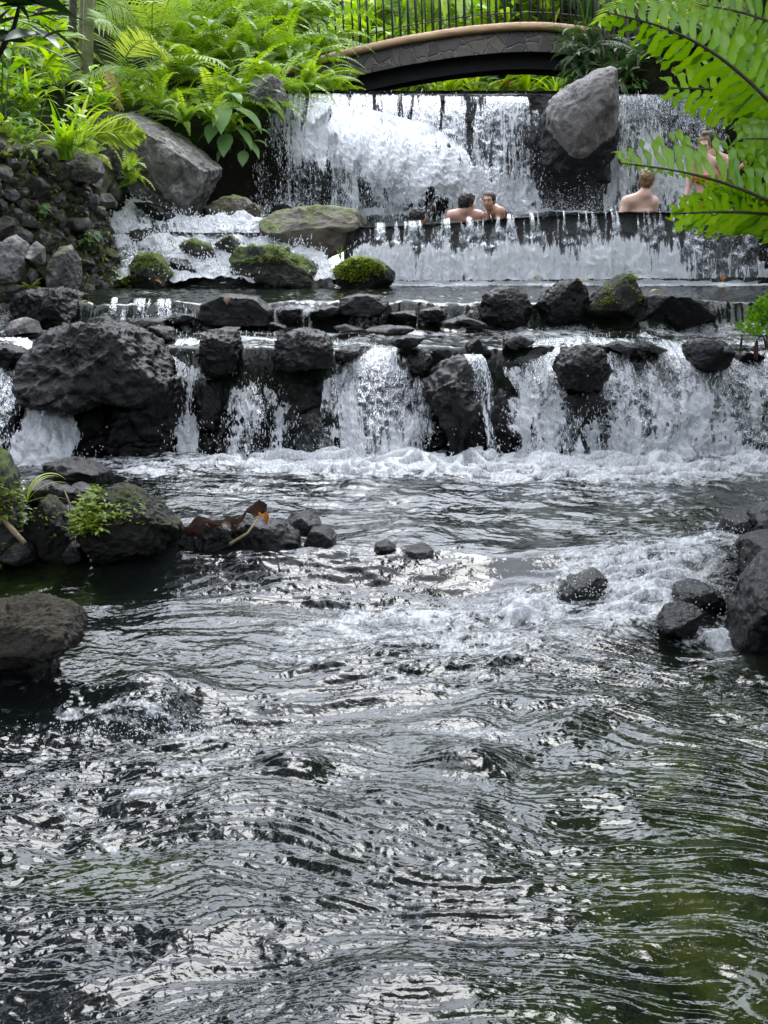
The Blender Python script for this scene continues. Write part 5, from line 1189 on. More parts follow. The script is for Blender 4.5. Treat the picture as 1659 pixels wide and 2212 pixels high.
for i in range(40):                                    # greenery of the right bank beside the photo's edge
    y = rs.uniform(4.5, 15); x = max(.29 * y + rs.uniform(.9, 2.0), 2.5)
    z = right_bank_h(np.array([x]), np.array([y]))[0]
    k = i % 2
    place((FERN[i % 4], LANCE[i % 3])[k], ('sword_fern', 'lance_leaf_plant')[k], ('fern on the right bank beyond the edge of the photo', 'leafy bush on the right bank beyond the edge of the photo')[k], ('fern', 'plant')[k], (x, y, z - .05), rs.uniform(0, 6.28), rs.uniform(.6, .95), ('ferns of the right bank', 'bushes of the right bank')[k])
# ---------------------------------------------------------------- overhanging trees read from their reflections, plus unseen crowns added to darken the stream
def tree(label, base, h, crown, seed, leaf='deep', nl=7000):
    o = empty('broadleaf_tree', base); tag(o, label, 'tree', None)
    rs_ = np.random.RandomState(seed); parts = []; b = np.array(base, float); c = np.array([*crown[0]])
    P0 = b; P1 = b + (c - b) * .5 + rs_.normal(0, .15, 3); parts.append(tube(np.array([P0 - [0, 0, .4], P0 + [0, 0, .3], P1, c]), [.20, .17, .12, .07], 10, False))
    for k in range(9):
        s = P1 + (c - P1) * rs_.uniform(0, 1); e = c + rs_.normal(size=3) * np.array(crown[1]) * .55
        parts.append(tube(np.array([s, (s + e) / 2 + rs_.normal(0, .12, 3), e]), [.05, .035, .012], 6, False))
    V, F = merge(parts); link('trunk', mesh_data('trunk', V, F), M['bark'], base, o)
    v, f, t = leaf_cloud(seed, nl, .24, np.array(crown[1]), .4, .5)
    link('crown', leaf_mesh('crown', (v + c, f, t), leaf), None, base, o)
tree('overhanging tree on the right bank whose crown shades the stream', (4.6, 8.0, .8), 5, ((3.0, 7.2, 4.5), (2.0, 2.6, 1.3)), 61)
tree('overhanging tree on the left bank whose crown shades the mossy rocks', (-5.2, 8.5, 1.0), 5, ((-4.0, 8.6, 4.8), (2.0, 3.0, 1.3)), 62)
tree('unseen spreading tree added on the left bank to darken the lower stream', (-7.0, 6.0, 1.2), 5, ((-2.9, 6.2, 8.3), (3.6, 3.6, 1.3)), 63, nl=9000)  # added canopy out of view, blocks the overhead sky
tree('unseen spreading tree added on the right bank to darken the lower stream', (7.2, 5.0, 1.2), 5, ((3.1, 5.6, 8.6), (3.5, 3.8, 1.4)), 64, nl=9000)  # second added canopy, keeps zenith sky off the near water
tree('tall tree on the right bank leaning over the lowest cascade, above the photo', (7.2, 13.2, 1.6), 5, ((3.7, 13.6, 6.6), (2.3, 2.6, 1.8)), 66, nl=6500)
tree('unseen tree added over the wide pool to darken the lower right reflection', (8.0, 17.5, 2.2), 5, ((3.9, 17.0, 8.2), (2.5, 2.4, 1.9)), 68, nl=6500)  # added crown, hides bright sky from the lower right water
tree('tall tree on the left bank leaning over the stone wall, above the photo', (-7.6, 12.2, 1.8), 5, ((-4.0, 12.6, 6.6), (2.2, 2.6, 1.7)), 67, nl=6000)
tree('unseen spreading tree added behind the viewer to darken the lower stream', (5.2, -2.5, .8), 5, ((.4, .8, 9.0), (3.8, 3.2, 1.3)), 65, nl=8000)  # third added canopy, closes the sky above the viewer
for i in range(16):
    x = -17 + 2.3 * i + rs.uniform(-.6, .6); y = rs.uniform(38, 43); z = hill_h(x, y) - .3
    tree('dark round crowned tree on the crest of the hillside, above the photo', (x, y, z), 5, ((x, y, z + 1.9), (2.2, 2.0, 1.5)), 70 + i, 'deep' if i % 2 else 'broad', 1800)
for o in list(COL.objects):
    if o.name.startswith('broadleaf_tree') and 'crest' in o['label']: o['group'] = 'trees along the crest of the hillside'
# ---------------------------------------------------------------- arched footbridge
BY = 26.0
rail_px = [(560, 175), (690, 131), (760, 112), (880, 86), (1000, 67), (1100, 58), (1170, 57), (1230, 62), (1280, 70), (1340, 82), (1420, 100)]
bpts = np.array([at(a, b, BY) for a, b in rail_px])
bx = np.linspace(bpts[0, 0], bpts[-1, 0], 90)
kk = np.hanning(11); kk /= kk.sum()
bz = np.interp(bx, bpts[:, 0], bpts[:, 2]); bz = np.convolve(np.pad(bz, 5, 'edge'), kk, 'valid')
bo = np.array([bx[45], BY, bz[45] - .6])
bridge = empty('footbridge', bo); tag(bridge, 'arched footbridge with stone sides, log edge and black iron railings above the falls', 'bridge')
def sweep(sec, name, mat, y0=0.0, dz=0.0):
    """section list of (dy, dz) swept along the arch"""
    sec = np.asarray(sec, float); n = len(sec)
    V = np.stack([np.repeat(bx[:, None], n, 1), BY + y0 + np.repeat(sec[None, :, 0], len(bx), 0), bz[:, None] + dz + sec[None, :, 1]], -1)
    i = np.arange(len(bx) * n).reshape(len(bx), n); j = np.roll(i, -1, 1)
    F = np.stack([i[:-1], j[:-1], j[1:], i[1:]], -1).reshape(-1, 4)
    return link(name, mesh_data(name, V.reshape(-1, 3), F, smooth=len(sec) > 6), M[mat], bo, bridge)
an = np.linspace(0, 2 * np.pi, 14, endpoint=False)
hump = .10
for k, y0 in enumerate((0.0, 1.75)):
    l = sweep(np.stack([.105 * np.cos(an), .075 * np.sin(an)], 1), 'log_edge', 'timber', y0, 0)
    sweep([(.0, -.06), (.22, -.06), (.22, -.40), (.0, -.40)] if k == 0 else [(-.12, -.06), (.10, -.06), (.10, -.40), (-.12, -.40)], 'stone_side', 'veneer', y0 + .02)
sweep([(.24, -.12), (1.64, -.12), (1.64, -.30), (.24, -.30)], 'deck', 'concrete')
for y0 in (.28, .95, 1.45): sweep([(0, -.31), (.22, -.31), (.22, -.66), (0, -.66)], 'beam', 'concrete', y0)
def baluster(x, y, zb, lean):
    r = .015
    path = np.array([[x, y, zb - .02], [x - lean * .6, y, zb + .6], [x - lean * 1.15, y, zb + 1.15]])
    return tube(path, r, 6)
rs = np.random.RandomState(9)
for row, (y0, sp) in enumerate(((.03, .135), (1.72, .145))):
    xs = np.arange(at(640, 100, BY + y0)[0], at(1345, 80, BY + y0)[0], sp)
    lean = .045
    for i, x in enumerate(xs):
        x_ = x + rs.normal(0, .012); z = np.interp(x_, bx, bz) + .06
        v, f = baluster(x_, BY + y0, z, lean + rs.normal(0, .006)); link('baluster', mesh_data('baluster', v, f), M['iron'], bo, bridge)
    for dzr, nm in ((.17, 'lower_rail'), (1.20, 'hand_rail')):
        path = np.stack([bx[6:-4] - lean * dzr, np.full(80, BY + y0), bz[6:-4] + .06 + dzr], 1)
        v, f = tube(path, .011 if dzr < 1 else .028, 6); link(nm, mesh_data(nm, v, f), M['iron'], bo, bridge)
# ---------------------------------------------------------------- dry stone retaining wall on the left
def build_wall():
    rs = np.random.RandomState(33)
    # the wall face as photo points: rows bottom to top at a slanting distance
    def wp(u, v):                                      # u along (0 left .. 1 right end), v up
        d = 15.6 + 2.3 * u
        base = np.interp(u, [0, .45, .8, 1], [640, 640, 632, 622])
        top = np.interp(u, [0, .3, .6, .85, 1], [300, 318, 335, 352, 420])
        px = -90 + u * 340 - 26 * u * v ** 1.0 + 30 * u * (1 - v) ** 2
        return at(px, base + (top - base) * v, d + .25 * v)
    us, vs = np.linspace(0, 1, 130), np.linspace(0, 1, 110)
    P = np.array([[wp(u, v) for u in us] for v in vs]); x, y, z = P[..., 0], P[..., 1], P[..., 2]
    n = fbm(P * 3.2, 4, 161); r = fbm(P * 9, 3, 165, .5, True)
    P[..., 1] -= .07 * n + .03 * r - .08; P[..., 0] += .04 * n
    # right end turns back
    back = P[:, -1:, :] + np.linspace(0, 1, 14)[None, 1:, None] * np.array([-.35, 1.3, 0]) + .03 * fbm(P[:, -1:, :] * 4 + np.linspace(0, 3, 13)[None, :, None], 3, 7)[..., None]
    P = np.concatenate([P, back], 1)
    topb = P[-1:, :, :] + np.linspace(0, 1, 12)[1:, None, None] * np.array([-.1, 1.4, .25]) + .03 * fbm(P[-1:, :, :] * 4 + np.linspace(0, 3, 11)[:, None, None], 3, 8)[..., None]
    P = np.concatenate([P, topb], 0)
    ny, nx = P.shape[:2]
    o0 = wp(.5, 0); root = empty('stone_wall', o0); tag(root, 'mossy retaining wall of rough dark stones on the left bank', 'wall')
    link('mortar', mesh_data('mortar', P.reshape(-1, 3), grid_faces(nx, ny)), M['mortar'], o0, root)
    parts = []; placed = []
    tries = 0
    while len(placed) < 230 and tries < 6000:
        tries += 1
        u, v = rs.uniform(.02, 1.0), rs.uniform(0, 1.02)
        big = v < .45 and u < .55
        s = rs.choice([.09, .12, .16, .21]) * rs.uniform(.85, 1.15) * (1.15 if big else .8) * (1 - .0015 * len(placed))
        c = wp(u, v)
        if any(np.linalg.norm(c - q) < .72 * (s + t) for q, t in placed): continue
        placed.append((c, s))
        V, F = ico(3); V = V.copy()
        for _ in range(10):
            nn = rs.normal(size=3); nn /= np.linalg.norm(nn); q = V @ nn; V -= nn * np.maximum(0, q - rs.uniform(.5, .82))[:, None] * .98
        V += V * (.16 * fbm(V * 1.6 + rs.rand(3) * 30, 3, 3))[:, None]
        V *= s * np.array([rs.uniform(.85, 1.3), .75, rs.uniform(.7, 1.05)]); a = rs.normal(0, .35); ca, sa = math.cos(a), math.sin(a)
        V = np.stack([V[:, 0] * ca - V[:, 2] * sa, V[:, 1], V[:, 0] * sa + V[:, 2] * ca], 1)
        parts.append((V + c + [0, .02, 0], F))
    V, F = merge(parts); link('stonework', mesh_data('stonework', V, F), M['wall_stone'], o0, root)
    # moss and tiny plants rooted in the joints, denser low on the right
    it = []
    for k in range(420):
        u, v = rs.uniform(.1, 1.0), rs.uniform(0, 1)
        if rs.rand() > .25 + .75 * (u * (1 - v)): continue
        c = wp(u, v) + [0, -.10, 0]
        for j in range(rs.randint(4, 11)):
            it.append(blade(rs.uniform(1.6, 4.7), rs.uniform(-.6, .9), rs.uniform(.2, 1.2), rs.uniform(.03, .085), rs.uniform(.018, .034), rs.uniform(.2, .7), 4, .1, ([0, .4, 1], [.3, 1, .05]), 0, 0, c + rs.normal(0, .05, 3) * [1, .3, 1]))
    o = link('moss', leaf_mesh('moss', it, 'moss_leaf'), None, o0, root); o['kind'] = 'stuff'
    return wp
wp = build_wall()
rock('boulder', 'grey upright slab leaning on the foot of the stone wall', [(102, 628), (108, 560), (122, 535), (150, 530), (172, 560), (174, 600), (166, 632), (110, 634)], 15.9, .22, 'dry_rock', 501, rough=.05, facets=8)
rock('boulder', 'pale rounded stone low in the stone wall at the left edge', [(-20, 600), (-15, 545), (30, 505), (58, 530), (60, 590), (30, 630), (-20, 630)], 15.6, .25, 'slab_rock', 502, rough=.06)
rock('boulder', 'squarish grey stone in the wall right of the pale rounded stone', [(58, 545), (75, 522), (92, 535), (95, 570), (75, 580), (58, 570)], 15.7, .2, 'dry_rock', 503, level=4)
rock('boulder', 'dark angular capstone at the right end of the stone wall', [(150, 350), (180, 330), (215, 345), (222, 375), (200, 395), (160, 385)], 17.5, .3, 'wall_stone', 504, level=4, rough=.08)
for i, (u, v, k, s) in enumerate([(.58, .55, 0, .3), (.80, .35, 0, .35), (.86, .33, 0, .32), (.35, .95, 2, .2), (.62, .08, 2, .3), (.44, .06, 2, .35), (.98, .06, 2, .4)]):
    place(HEART[0] if k == 0 else FERN_SMALL[k % 2], 'small_plant', ('small green seedling growing from the middle of the stone wall', 'leafy green tuft low on the right end of the stone wall', 'oval leaved seedling beside the leafy tuft on the stone wall', 'tiny fern on the top of the stone wall near the left edge', 'yellow green tuft beside the upright slab', 'yellow green tuft left of the upright slab at the water', 'spiky tuft at the right foot of the stone wall')[i], 'plant', wp(u, v) + [0, -.12, 0], i * 1.3, s, None, (.5, 0))

# ---------------------------------------------------------------- moss and little leaves on rocks
def surface_tufts(ob, name, n, seed, size, mat='moss_leaf', sel=None, cover='up', tint=.5, per=7, flat=.7):
    V = ob_V[ob.name]; rs = np.random.RandomState(seed)
    px, py = proj(V); ok = np.ones(len(V), bool) if sel is None else sel(px, py)
    ok &= V[:, 1] < V[:, 1].mean() + (.1 if cover == 'up' else -.02)
    idx = np.where(ok)[0]
    if len(idx) == 0: return
    it = []
    c0 = V.mean(0)
    for k in rs.choice(idx, n):
        d = V[k] - c0; d /= np.linalg.norm(d); p = V[k] + d * .008
        for j in range(per):
            az = math.atan2(d[0], d[1]) + rs.normal(0, .9)
            it.append(blade(az, rs.uniform(-.3, 1.0) * flat, rs.uniform(.2, 1.2), size * rs.uniform(.5, 1.3), size * .42, tint + rs.normal(0, .16), 4, .1, ([0, .4, .75, 1], [.3, 1, .7, .05]), 0, rs.normal(0, .4), p + rs.normal(0, size * .35, 3)))
    o = link(name, leaf_mesh(name, it, mat), None, np.array(ob['_o']), ob)
    o['kind'] = 'stuff'
    return o
surface_tufts(ROCK_LIME, 'leaf_cushion', 300, 1, .042, sel=lambda x, y: (x > 722) & (x < 826) & (y < 612) & (y > 560) & ((x - 775) ** 2 / 2600 + (y - 584) ** 2 / 560 < 1), tint=.85, per=9)
surface_tufts(ROCK_CUBE, 'moss', 120, 2, .026, sel=lambda x, y: (y < 612) & (perlin(P3(x * .03, y * .03), 5) > -.1), tint=.55)
surface_tufts(ROCK_LONG, 'moss', 110, 3, .030, sel=lambda x, y: (y < 570) & (perlin(P3(x * .03, y * .04), 6) > .1), tint=.45)
surface_tufts(ROCK_PEAK, 'moss', 110, 4, .030, sel=lambda x, y: (y < 660) & (x > 1290) & (perlin(P3(x * .04, y * .04), 7) > .05), tint=.6, per=4)
surface_tufts(ROCK_L1, 'moss_fronds', 95, 5, .055, sel=lambda x, y: (x < 225) & (y > 1060) & (y < 1150) & (x > 162), tint=.62, per=9)
surface_tufts(ROCK_L1, 'moss_sprigs', 26, 6, .04, sel=lambda x, y: (x > 215) & (x < 310) & (y > 1085) & (y < 1130), tint=.6, per=5)
surface_tufts(ROCK_L2, 'moss_sprigs', 16, 7, .035, sel=lambda x, y: (y > 1100) & (y < 1160), tint=.55, per=5)
surface_tufts(ROCK_L3, 'moss_sprigs', 70, 8, .05, sel=lambda x, y: (x > -20) & (y > 1030), tint=.5, per=5)
rs = np.random.RandomState(77)
it = [blade(rs.uniform(0, 6.28), rs.uniform(1.0, 1.5), rs.uniform(.2, .8), rs.uniform(.12, .26), .012, .6, 6, .1) for k in range(9)]
o = link('grass_tuft', leaf_mesh('grass_tuft', it, 'moss_leaf'), None); o.location = tuple(at(735, 562, 17.6)); tag(o, 'few thin grass stalks behind the lime leaf cushion', 'grass tuft')
# grass blades on the lower left rocks
b0 = at(58, 1085, 10.4); it = []
for (az, e0, bd, L, w, tn) in [(1.2, 1.35, 1.9, .34, .030, .8), (.9, 1.2, 1.5, .30, .022, .7), (1.5, .95, 1.4, .36, .020, .6), (5.2, 1.1, 1.6, .22, .02, .75), (1.35, 1.45, 2.5, .42, .034, .9), (4.8, .4, .9, .18, .022, .75), (1.6, .35, .7, .3, .016, .6)]:
    it.append(blade(az, e0, bd, L, w, tn, 12, .3, ([0, .3, .7, 1], [.5, 1, .8, .04]), 0, 0, b0))
o = link('grass_tuft', leaf_mesh('grass_tuft', it, 'lime'), None, b0); tag(o, 'bright green grass blades arching over the black rocks at lower left', 'grass tuft')
# bamboo stick and twigs
A, B = at(-30, 1085, 9.3), at(54, 1174, 9.1)
v, f = tube(A + (B - A) * np.linspace(0, 1, 12)[:, None], .017 * (1 + .18 * (np.arange(12) % 4 == 0)), 8); o = link('stick', mesh_data('stick', v, f), M['stick'], B); tag(o, 'straight tan bamboo stick leaning at the left edge', 'stick')
parts = []
for a, b in [((140, 1060), (152, 1132)), ((150, 1095), (160, 1145)), ((128, 1100), (150, 1125))]:
    A, B = at(*a, 9.75), at(*b, 9.6); parts.append(tube(np.array([A, (A + B) / 2 + [.02, -.01, .015], B]), [.005, .007, .004], 6))
V, F = merge(parts); o = link('twig', mesh_data('twig', V, F), M['stick'], at(150, 1130, 9.6)); tag(o, 'pale dry twigs caught between the two mossy rocks', 'twig')
# the big dead leaf and its stalk
def crumpled(pts, widths, d, seed, tint, lift=.05):
    rs = np.random.RandomState(seed); C = np.array([at(a, b, d + rs.normal(0, .03)) for a, b in pts]); t = np.linspace(0, 1, len(C)); q = np.linspace(0, 1, 26)
    C = np.stack([np.interp(q, t, C[:, k]) for k in range(3)], -1); kk_ = np.hanning(9); kk_ /= kk_.sum(); C = np.stack([np.convolve(np.pad(C[:, k], 4, 'edge'), kk_, 'valid') for k in range(3)], -1); w = np.interp(q, t, widths)
    ac = np.linspace(-1, 1, 7); z = np.array([at(pts[0][0], pts[0][1], d), at(pts[0][0] + 10, pts[0][1], d)]); 
    V = C[:, None] + (w[:, None] * ac[None])[..., None] * np.array([.15, .55, .45]) ; Vf = V.reshape(-1, 3)
    Vf = Vf + np.stack([.03 * fbm(Vf * 9, 2, seed), .05 * fbm(Vf * 7 + 4, 2, seed + 1), .05 * fbm(Vf * 9 + 9, 3, seed + 2) + lift * np.abs(np.tile(ac, 26))], 1)
    return Vf, grid_faces(7, 26), np.clip(tint + .25 * fbm(Vf * 10, 2, 5), 0, 1)
dl = empty('dead_leaf', at(480, 1165, 9.3)); tag(dl, 'long crumpled brown dead leaf with an orange patch, stranded on the flat topped rock', 'dead leaf')
o0 = at(480, 1165, 9.3)
link('blade', leaf_mesh('blade', [crumpled([(392, 1162), (430, 1140), (475, 1134), (520, 1126), (552, 1112), (574, 1106)], [.02, .05, .045, .055, .06, .03], 9.3, 4, .35, .03), crumpled([(504, 1132), (512, 1146), (510, 1166)], [.03, .03, .01], 9.2, 8, .3, .02), crumpled([(400, 1150), (415, 1160), (440, 1165)], [.02, .05, .02], 9.2, 12, .2)], 'dead'), None, o0, dl)
link('orange_patch', leaf_mesh('orange_patch', [crumpled([(560, 1108), (570, 1112), (578, 1120), (578, 1128)], [.03, .05, .045, .02], 9.2, 5, .6, .02)], 'dead_orange'), None, o0, dl)
A, B, C_ = at(496, 1176, 9.05), at(535, 1152, 9.1), at(556, 1122, 9.2); v, f = tube(np.array([A, B, C_]), [.012, .009, .006], 6); link('stalk', mesh_data('stalk', v, f), M['stick'], o0, dl)
for i, (px, py, d, m_, lab) in enumerate([(1150, 606, 18.0, 'dry', 'small yellow fallen leaf floating left on the wide pool'), (1245, 616, 15.15, 'dry', 'yellow fallen leaf lying on the middle dark rock of the pool rim'), (1560, 612, 17.9, 'dead_orange', 'orange brown fallen leaf on the wide pool near the right edge'), (1430, 634, 15.4, 'dry', 'curled pale fallen leaf on the wide pool behind the low wet rock'), (350, 617, 17.2, 'dead', 'dark reddish fallen leaves by the green square rock'), (490, 663, 14.4, 'dead', 'dark red upright dead leaf on the ledge left of the sliding water'), (170, 660, 15.0, 'moss_leaf', 'tiny green sprig on the ledge rock at the left')]):
    it = [blade(1.2 + i, .35 + .2 * (i % 3), 1.0, .16, .07, .6, 7, .3, OVAL)]
    o = link('fallen_leaf', leaf_mesh('fallen_leaf', it, m_), None); o.location = tuple(at(px, py, d) + [0, 0, .02]); tag(o, lab, 'leaf')

# ---------------------------------------------------------------- the big sword fern reaching in from the right, close to the viewer
def hero_frond(base, tip, d0, d1, sag, w, pairs, seed, roll=0., tint=.5, pw=.036, droop=.15, sweep=.28, ripple=.012, up=(0, 0, 1), bow=0.0, back=0.0, low=1.0):
    rs = np.random.RandomState(seed); A, B = at(*base, d0), at(*tip, d1); t = np.linspace(0, 1, 30)
    path = A + (B - A) * t[:, None]; L = np.linalg.norm(B - A); path[:, 2] += sag * L * np.sin(np.pi * t); path[:, 1] += bow * L * np.sin(np.pi * t)
    T = np.gradient(path, axis=0); T /= np.linalg.norm(T, axis=1)[:, None]
    S = np.cross(T, np.array(up)); S /= np.linalg.norm(S, axis=1)[:, None]; U = np.cross(S, T)
    c, s_ = math.cos(roll), math.sin(roll); S, U = S * c + U * s_, U * c - S * s_
    out = []; tp = []
    q = np.linspace(0, 1, 11); prof = np.interp(q, [0, .06, .2, .5, .8, .94, 1], [.40, .75, .95, 1, .64, .28, .03])
    for k in range(pairs):
        for sd in (-1, 1):
            tt = .04 + .95 * (k + .25 * (sd > 0) + rs.normal(0, .08)) / pairs
            if not 0 < tt < 1: continue
            o = np.array([np.interp(tt, t, path[:, j]) for j in range(3)]); i = int(tt * 29)
            ln = w * np.interp(tt, [0, .25, .6, .85, 1], [.9, 1, .92, .6, .25]) * rs.uniform(.88, 1.06)
            a = sweep + .75 * max(0, (tt - .82) / .18) + rs.normal(0, .05)
            Sd = S[i] * sd
            if Sd[2] < 0: Sd = Sd * math.cos(back) - U[i] * math.sin(back); ln *= low
            D = Sd * math.cos(a) + T[i] * math.sin(a); D += rs.normal(0, .05, 3); D /= np.linalg.norm(D)
            Bl = T[i] - D * (T[i] @ D); Bl /= np.linalg.norm(Bl); N = np.cross(D, Bl); N *= np.sign(N @ U[i])
            ph = rs.uniform(0, 6.28); dr = droop * rs.uniform(.5, 1.5)
            tw = rs.normal(0, .25) * q
            Bq = Bl * np.cos(tw)[:, None] + N * np.sin(tw)[:, None]
            wave = ripple * np.sin(q * 15 + ph) * q
            C = o + D * (ln * q)[:, None] - N * (ln * dr * q ** 1.7)[:, None] + Bl * (.5 * ripple * np.sin(q * 9 + ph))[:, None]
            hw = pw * .5 * prof * rs.uniform(.85, 1.1) * min(1, .55 + ln / w * .5) * (1 + .07 * np.sin(q * 24 + ph))
            Lf = C - Bq * hw[:, None] + N * (wave + .12 * hw)[:, None]; Rt = C + Bq * hw[:, None] + N * (-wave + .12 * hw)[:, None]
            V = np.stack([Lf, C, Rt], 1).reshape(-1, 3); ii = np.arange(33).reshape(11, 3)
            F = np.concatenate([np.stack([ii[:-1, 0], ii[:-1, 1], ii[1:, 1], ii[1:, 0]], -1), np.stack([ii[:-1, 1], ii[:-1, 2], ii[1:, 2], ii[1:, 1]], -1)])
            ti = tint + rs.normal(0, .15)
            out.append((V, F, (np.tile([ti, ti + .16, ti], 11) + np.repeat(.22 * q ** 3, 3))))
    v, f = tube(path, np.linspace(.0075, .0022, 30), 6)
    return join(out), (v, f)
hero = empty('sword_leaf_fern', at(1760, 420, 4.9)); tag(hero, 'large foreground fern with long glossy strap leaflets, reaching in from the right edge', 'fern')
HO = at(1760, 420, 4.9)
def add_frond(name, *a, **k):
    (V, F, T), (v, f) = hero_frond(*a, **k)
    fr = link(name, leaf_mesh(name, (V, F, T), 'hero'), None, HO, hero)
    link('midrib', mesh_data('midrib', v, f), M['stem'] if k.get('green') else M['bark'], HO, fr)
toward = np.array([0, -1.0, .45])
add_frond('frond', (1745, 310), (1304, 26), 4.9, 4.6, .10, .175, 21, 1, roll=.10, tint=.66, up=toward, sweep=.05, droop=.2, pw=.036, back=.95, low=.9)
add_frond('frond', (1745, 475), (1338, 352), 4.9, 4.55, .045, .165, 18, 2, roll=.1, tint=.66, up=toward, sweep=.28, droop=.15, pw=.035, back=1.35, low=.3)
add_frond('frond', (1730, 470), (1452, 462), 5.0, 4.7, .02, .14, 13, 3, roll=.9, tint=.68, up=toward, sweep=.75, droop=.1)
add_frond('frond', (1800, 520), (1500, 430), 5.2, 5.0, .06, .14, 14, 4, roll=.7, tint=.5, up=toward, sweep=.6)
add_frond('frond', (1800, 260), (1440, 190), 5.4, 5.2, .05, .17, 16, 5, roll=.5, tint=.62, up=toward, sweep=.5)
add_frond('frond', (1800, 120), (1510, 10), 5.6, 5.5, .06, .24, 15, 6, roll=.3, tint=.62, up=toward, sweep=.2)
add_frond('frond', (1820, 250), (1560, 120), 5.2, 5.4, .08, .22, 15, 7, roll=-.2, tint=.5, up=toward, sweep=.3)
add_frond('frond', (1800, 470), (1620, 180), 5.1, 5.3, .05, .22, 15, 8, roll=.3, tint=.52, up=toward, sweep=.3)
add_frond('frond', (1820, 330), (1600, 300), 4.8, 4.9, .05, .14, 13, 9, roll=.4, tint=.5, up=toward, sweep=.5)
ROOT = np.array([2.75, 5.3, 1.0])                    # the fern's foot on the right bank; each frond's stalk runs back to it
for bpx, bd in [((1745, 310), 4.9), ((1745, 475), 4.9), ((1730, 470), 5.0), ((1800, 520), 5.2), ((1800, 260), 5.4), ((1800, 120), 5.6), ((1820, 250), 5.2), ((1800, 470), 5.1), ((1820, 330), 4.8)]:
    A = at(*bpx, bd); t = np.linspace(0, 1, 12)[:, None]; mid = A * .5 + ROOT * .5 + [.1, 0, .35]
    v, f = tube((1 - t) ** 2 * A + 2 * t * (1 - t) * mid + t * t * ROOT, np.linspace(.0075, .014, 12), 6); link('stalk', mesh_data('stalk', v, f), M['stem'], HO, hero)
low = empty('sword_leaf_fern', at(1740, 720, 5.2)); tag(low, 'dark drooping fern sprig with red brown dead strands at the right edge above the cascade', 'fern')
HO2 = at(1740, 720, 5.2)
for a, b, sd in [((1735, 700), (1592, 706), 21), ((1740, 690), (1612, 674), 22), ((1745, 690), (1636, 650), 23)]:
    (V, F, T), (v, f) = hero_frond(a, b, 5.2, 5.1, .02, .06, 9, sd, roll=.5, tint=.30, pw=.026, up=toward, sweep=.7)
    fr = link('frond', leaf_mesh('frond', (V, F, T), 'hero'), None, HO2, low)
it = []
for k in range(9):
    p = at(rs.uniform(1590, 1690), rs.uniform(720, 738), 5.15); it.append(blade(rs.uniform(2.6, 3.6), -1.1, .4, rs.uniform(.05, .11), .010, .3, 6, .2, ([0, .5, 1], [.6, 1, .1]), 0, 0, p))
for a in ((1735, 700), (1740, 690), (1745, 690)):
    A = at(*a, 5.2); t = np.linspace(0, 1, 10)[:, None]; R2 = np.array([2.8, 5.6, .8]); mid = A * .5 + R2 * .5 + [.05, 0, .2]
    v, f = tube((1 - t) ** 2 * A + 2 * t * (1 - t) * mid + t * t * R2, np.linspace(.006, .010, 10), 6); link('stalk', mesh_data('stalk', v, f), M['stem'], HO2, low)
link('dead_strands', leaf_mesh('dead_strands', it, 'dead'), None, HO2, low)
# ---------------------------------------------------------------- bathers: one continuous skin grown round a posed skeleton
def surface_net(D, o, h):
    s = D < 0; nx, ny, nz = D.shape
    c = [s[i:nx - 1 + i, j:ny - 1 + j, k:nz - 1 + k] for i in (0, 1) for j in (0, 1) for k in (0, 1)]
    cnt = sum(a.astype(np.int8) for a in c); m = (cnt > 0) & (cnt < 8)
    idx = -np.ones(m.shape, np.int64); cells = np.argwhere(m); idx[m] = np.arange(len(cells))
    acc = np.zeros((len(cells), 3)); n = np.zeros(len(cells))
    off = [(i, j, k) for i in (0, 1) for j in (0, 1) for k in (0, 1)]
    v = {q: D[cells[:, 0] + q[0], cells[:, 1] + q[1], cells[:, 2] + q[2]] for q in off}
    for a in off:
        for ax in range(3):
            if a[ax]: continue
            b = tuple(1 if t == ax else a[t] for t in range(3))
            va, vb = v[a], v[b]; hit = (va < 0) != (vb < 0)
            t = np.where(hit, va / np.where(hit, va - vb, 1), 0)
            p = np.tile(np.array(a, float), (len(cells), 1)); p[:, ax] += t
            acc += p * hit[:, None]; n += hit
    V = (cells + acc / n[:, None]) * h + o
    Q = []
    for ax in range(3):
        u, w = (ax + 1) % 3, (ax + 2) % 3
        a = [slice(None)] * 3; b = [slice(None)] * 3; a[ax] = slice(0, -1); b[ax] = slice(1, None)
        ch = s[tuple(a)] != s[tuple(b)]; e = np.argwhere(ch)
        e = e[(e[:, u] > 0) & (e[:, w] > 0) & (e[:, u] < D.shape[u] - 1) & (e[:, w] < D.shape[w] - 1)]
        sg = s[tuple(a)][tuple(e.T)]
        def cell(du, dw):
            q = e.copy(); q[:, u] += du; q[:, w] += dw; return idx[tuple(q.T)]
        q = np.stack([cell(-1, -1), cell(0, -1), cell(0, 0), cell(-1, 0)], 1)
        q[~sg] = q[~sg][:, ::-1]; Q.append(q)
    return V, np.concatenate(Q)

def d_ell(P, c, r):
    q = (P - c) / r; k = np.linalg.norm(q, axis=-1); return (k - 1) * min(r) if np.ndim(r) else (k - 1) * r
def d_cap(P, a, b, ra, rb):
    a, b = np.asarray(a, float), np.asarray(b, float); ab = b - a; t = np.clip(((P - a) @ ab) / (ab @ ab), 0, 1)
    return np.linalg.norm(P - a - t[..., None] * ab, axis=-1) - (ra + (rb - ra) * t)
def smin(a, b, k):
    hh = np.clip(.5 + .5 * (b - a) / k, 0, 1); return b * (1 - hh) + a * hh - k * hh * (1 - hh)

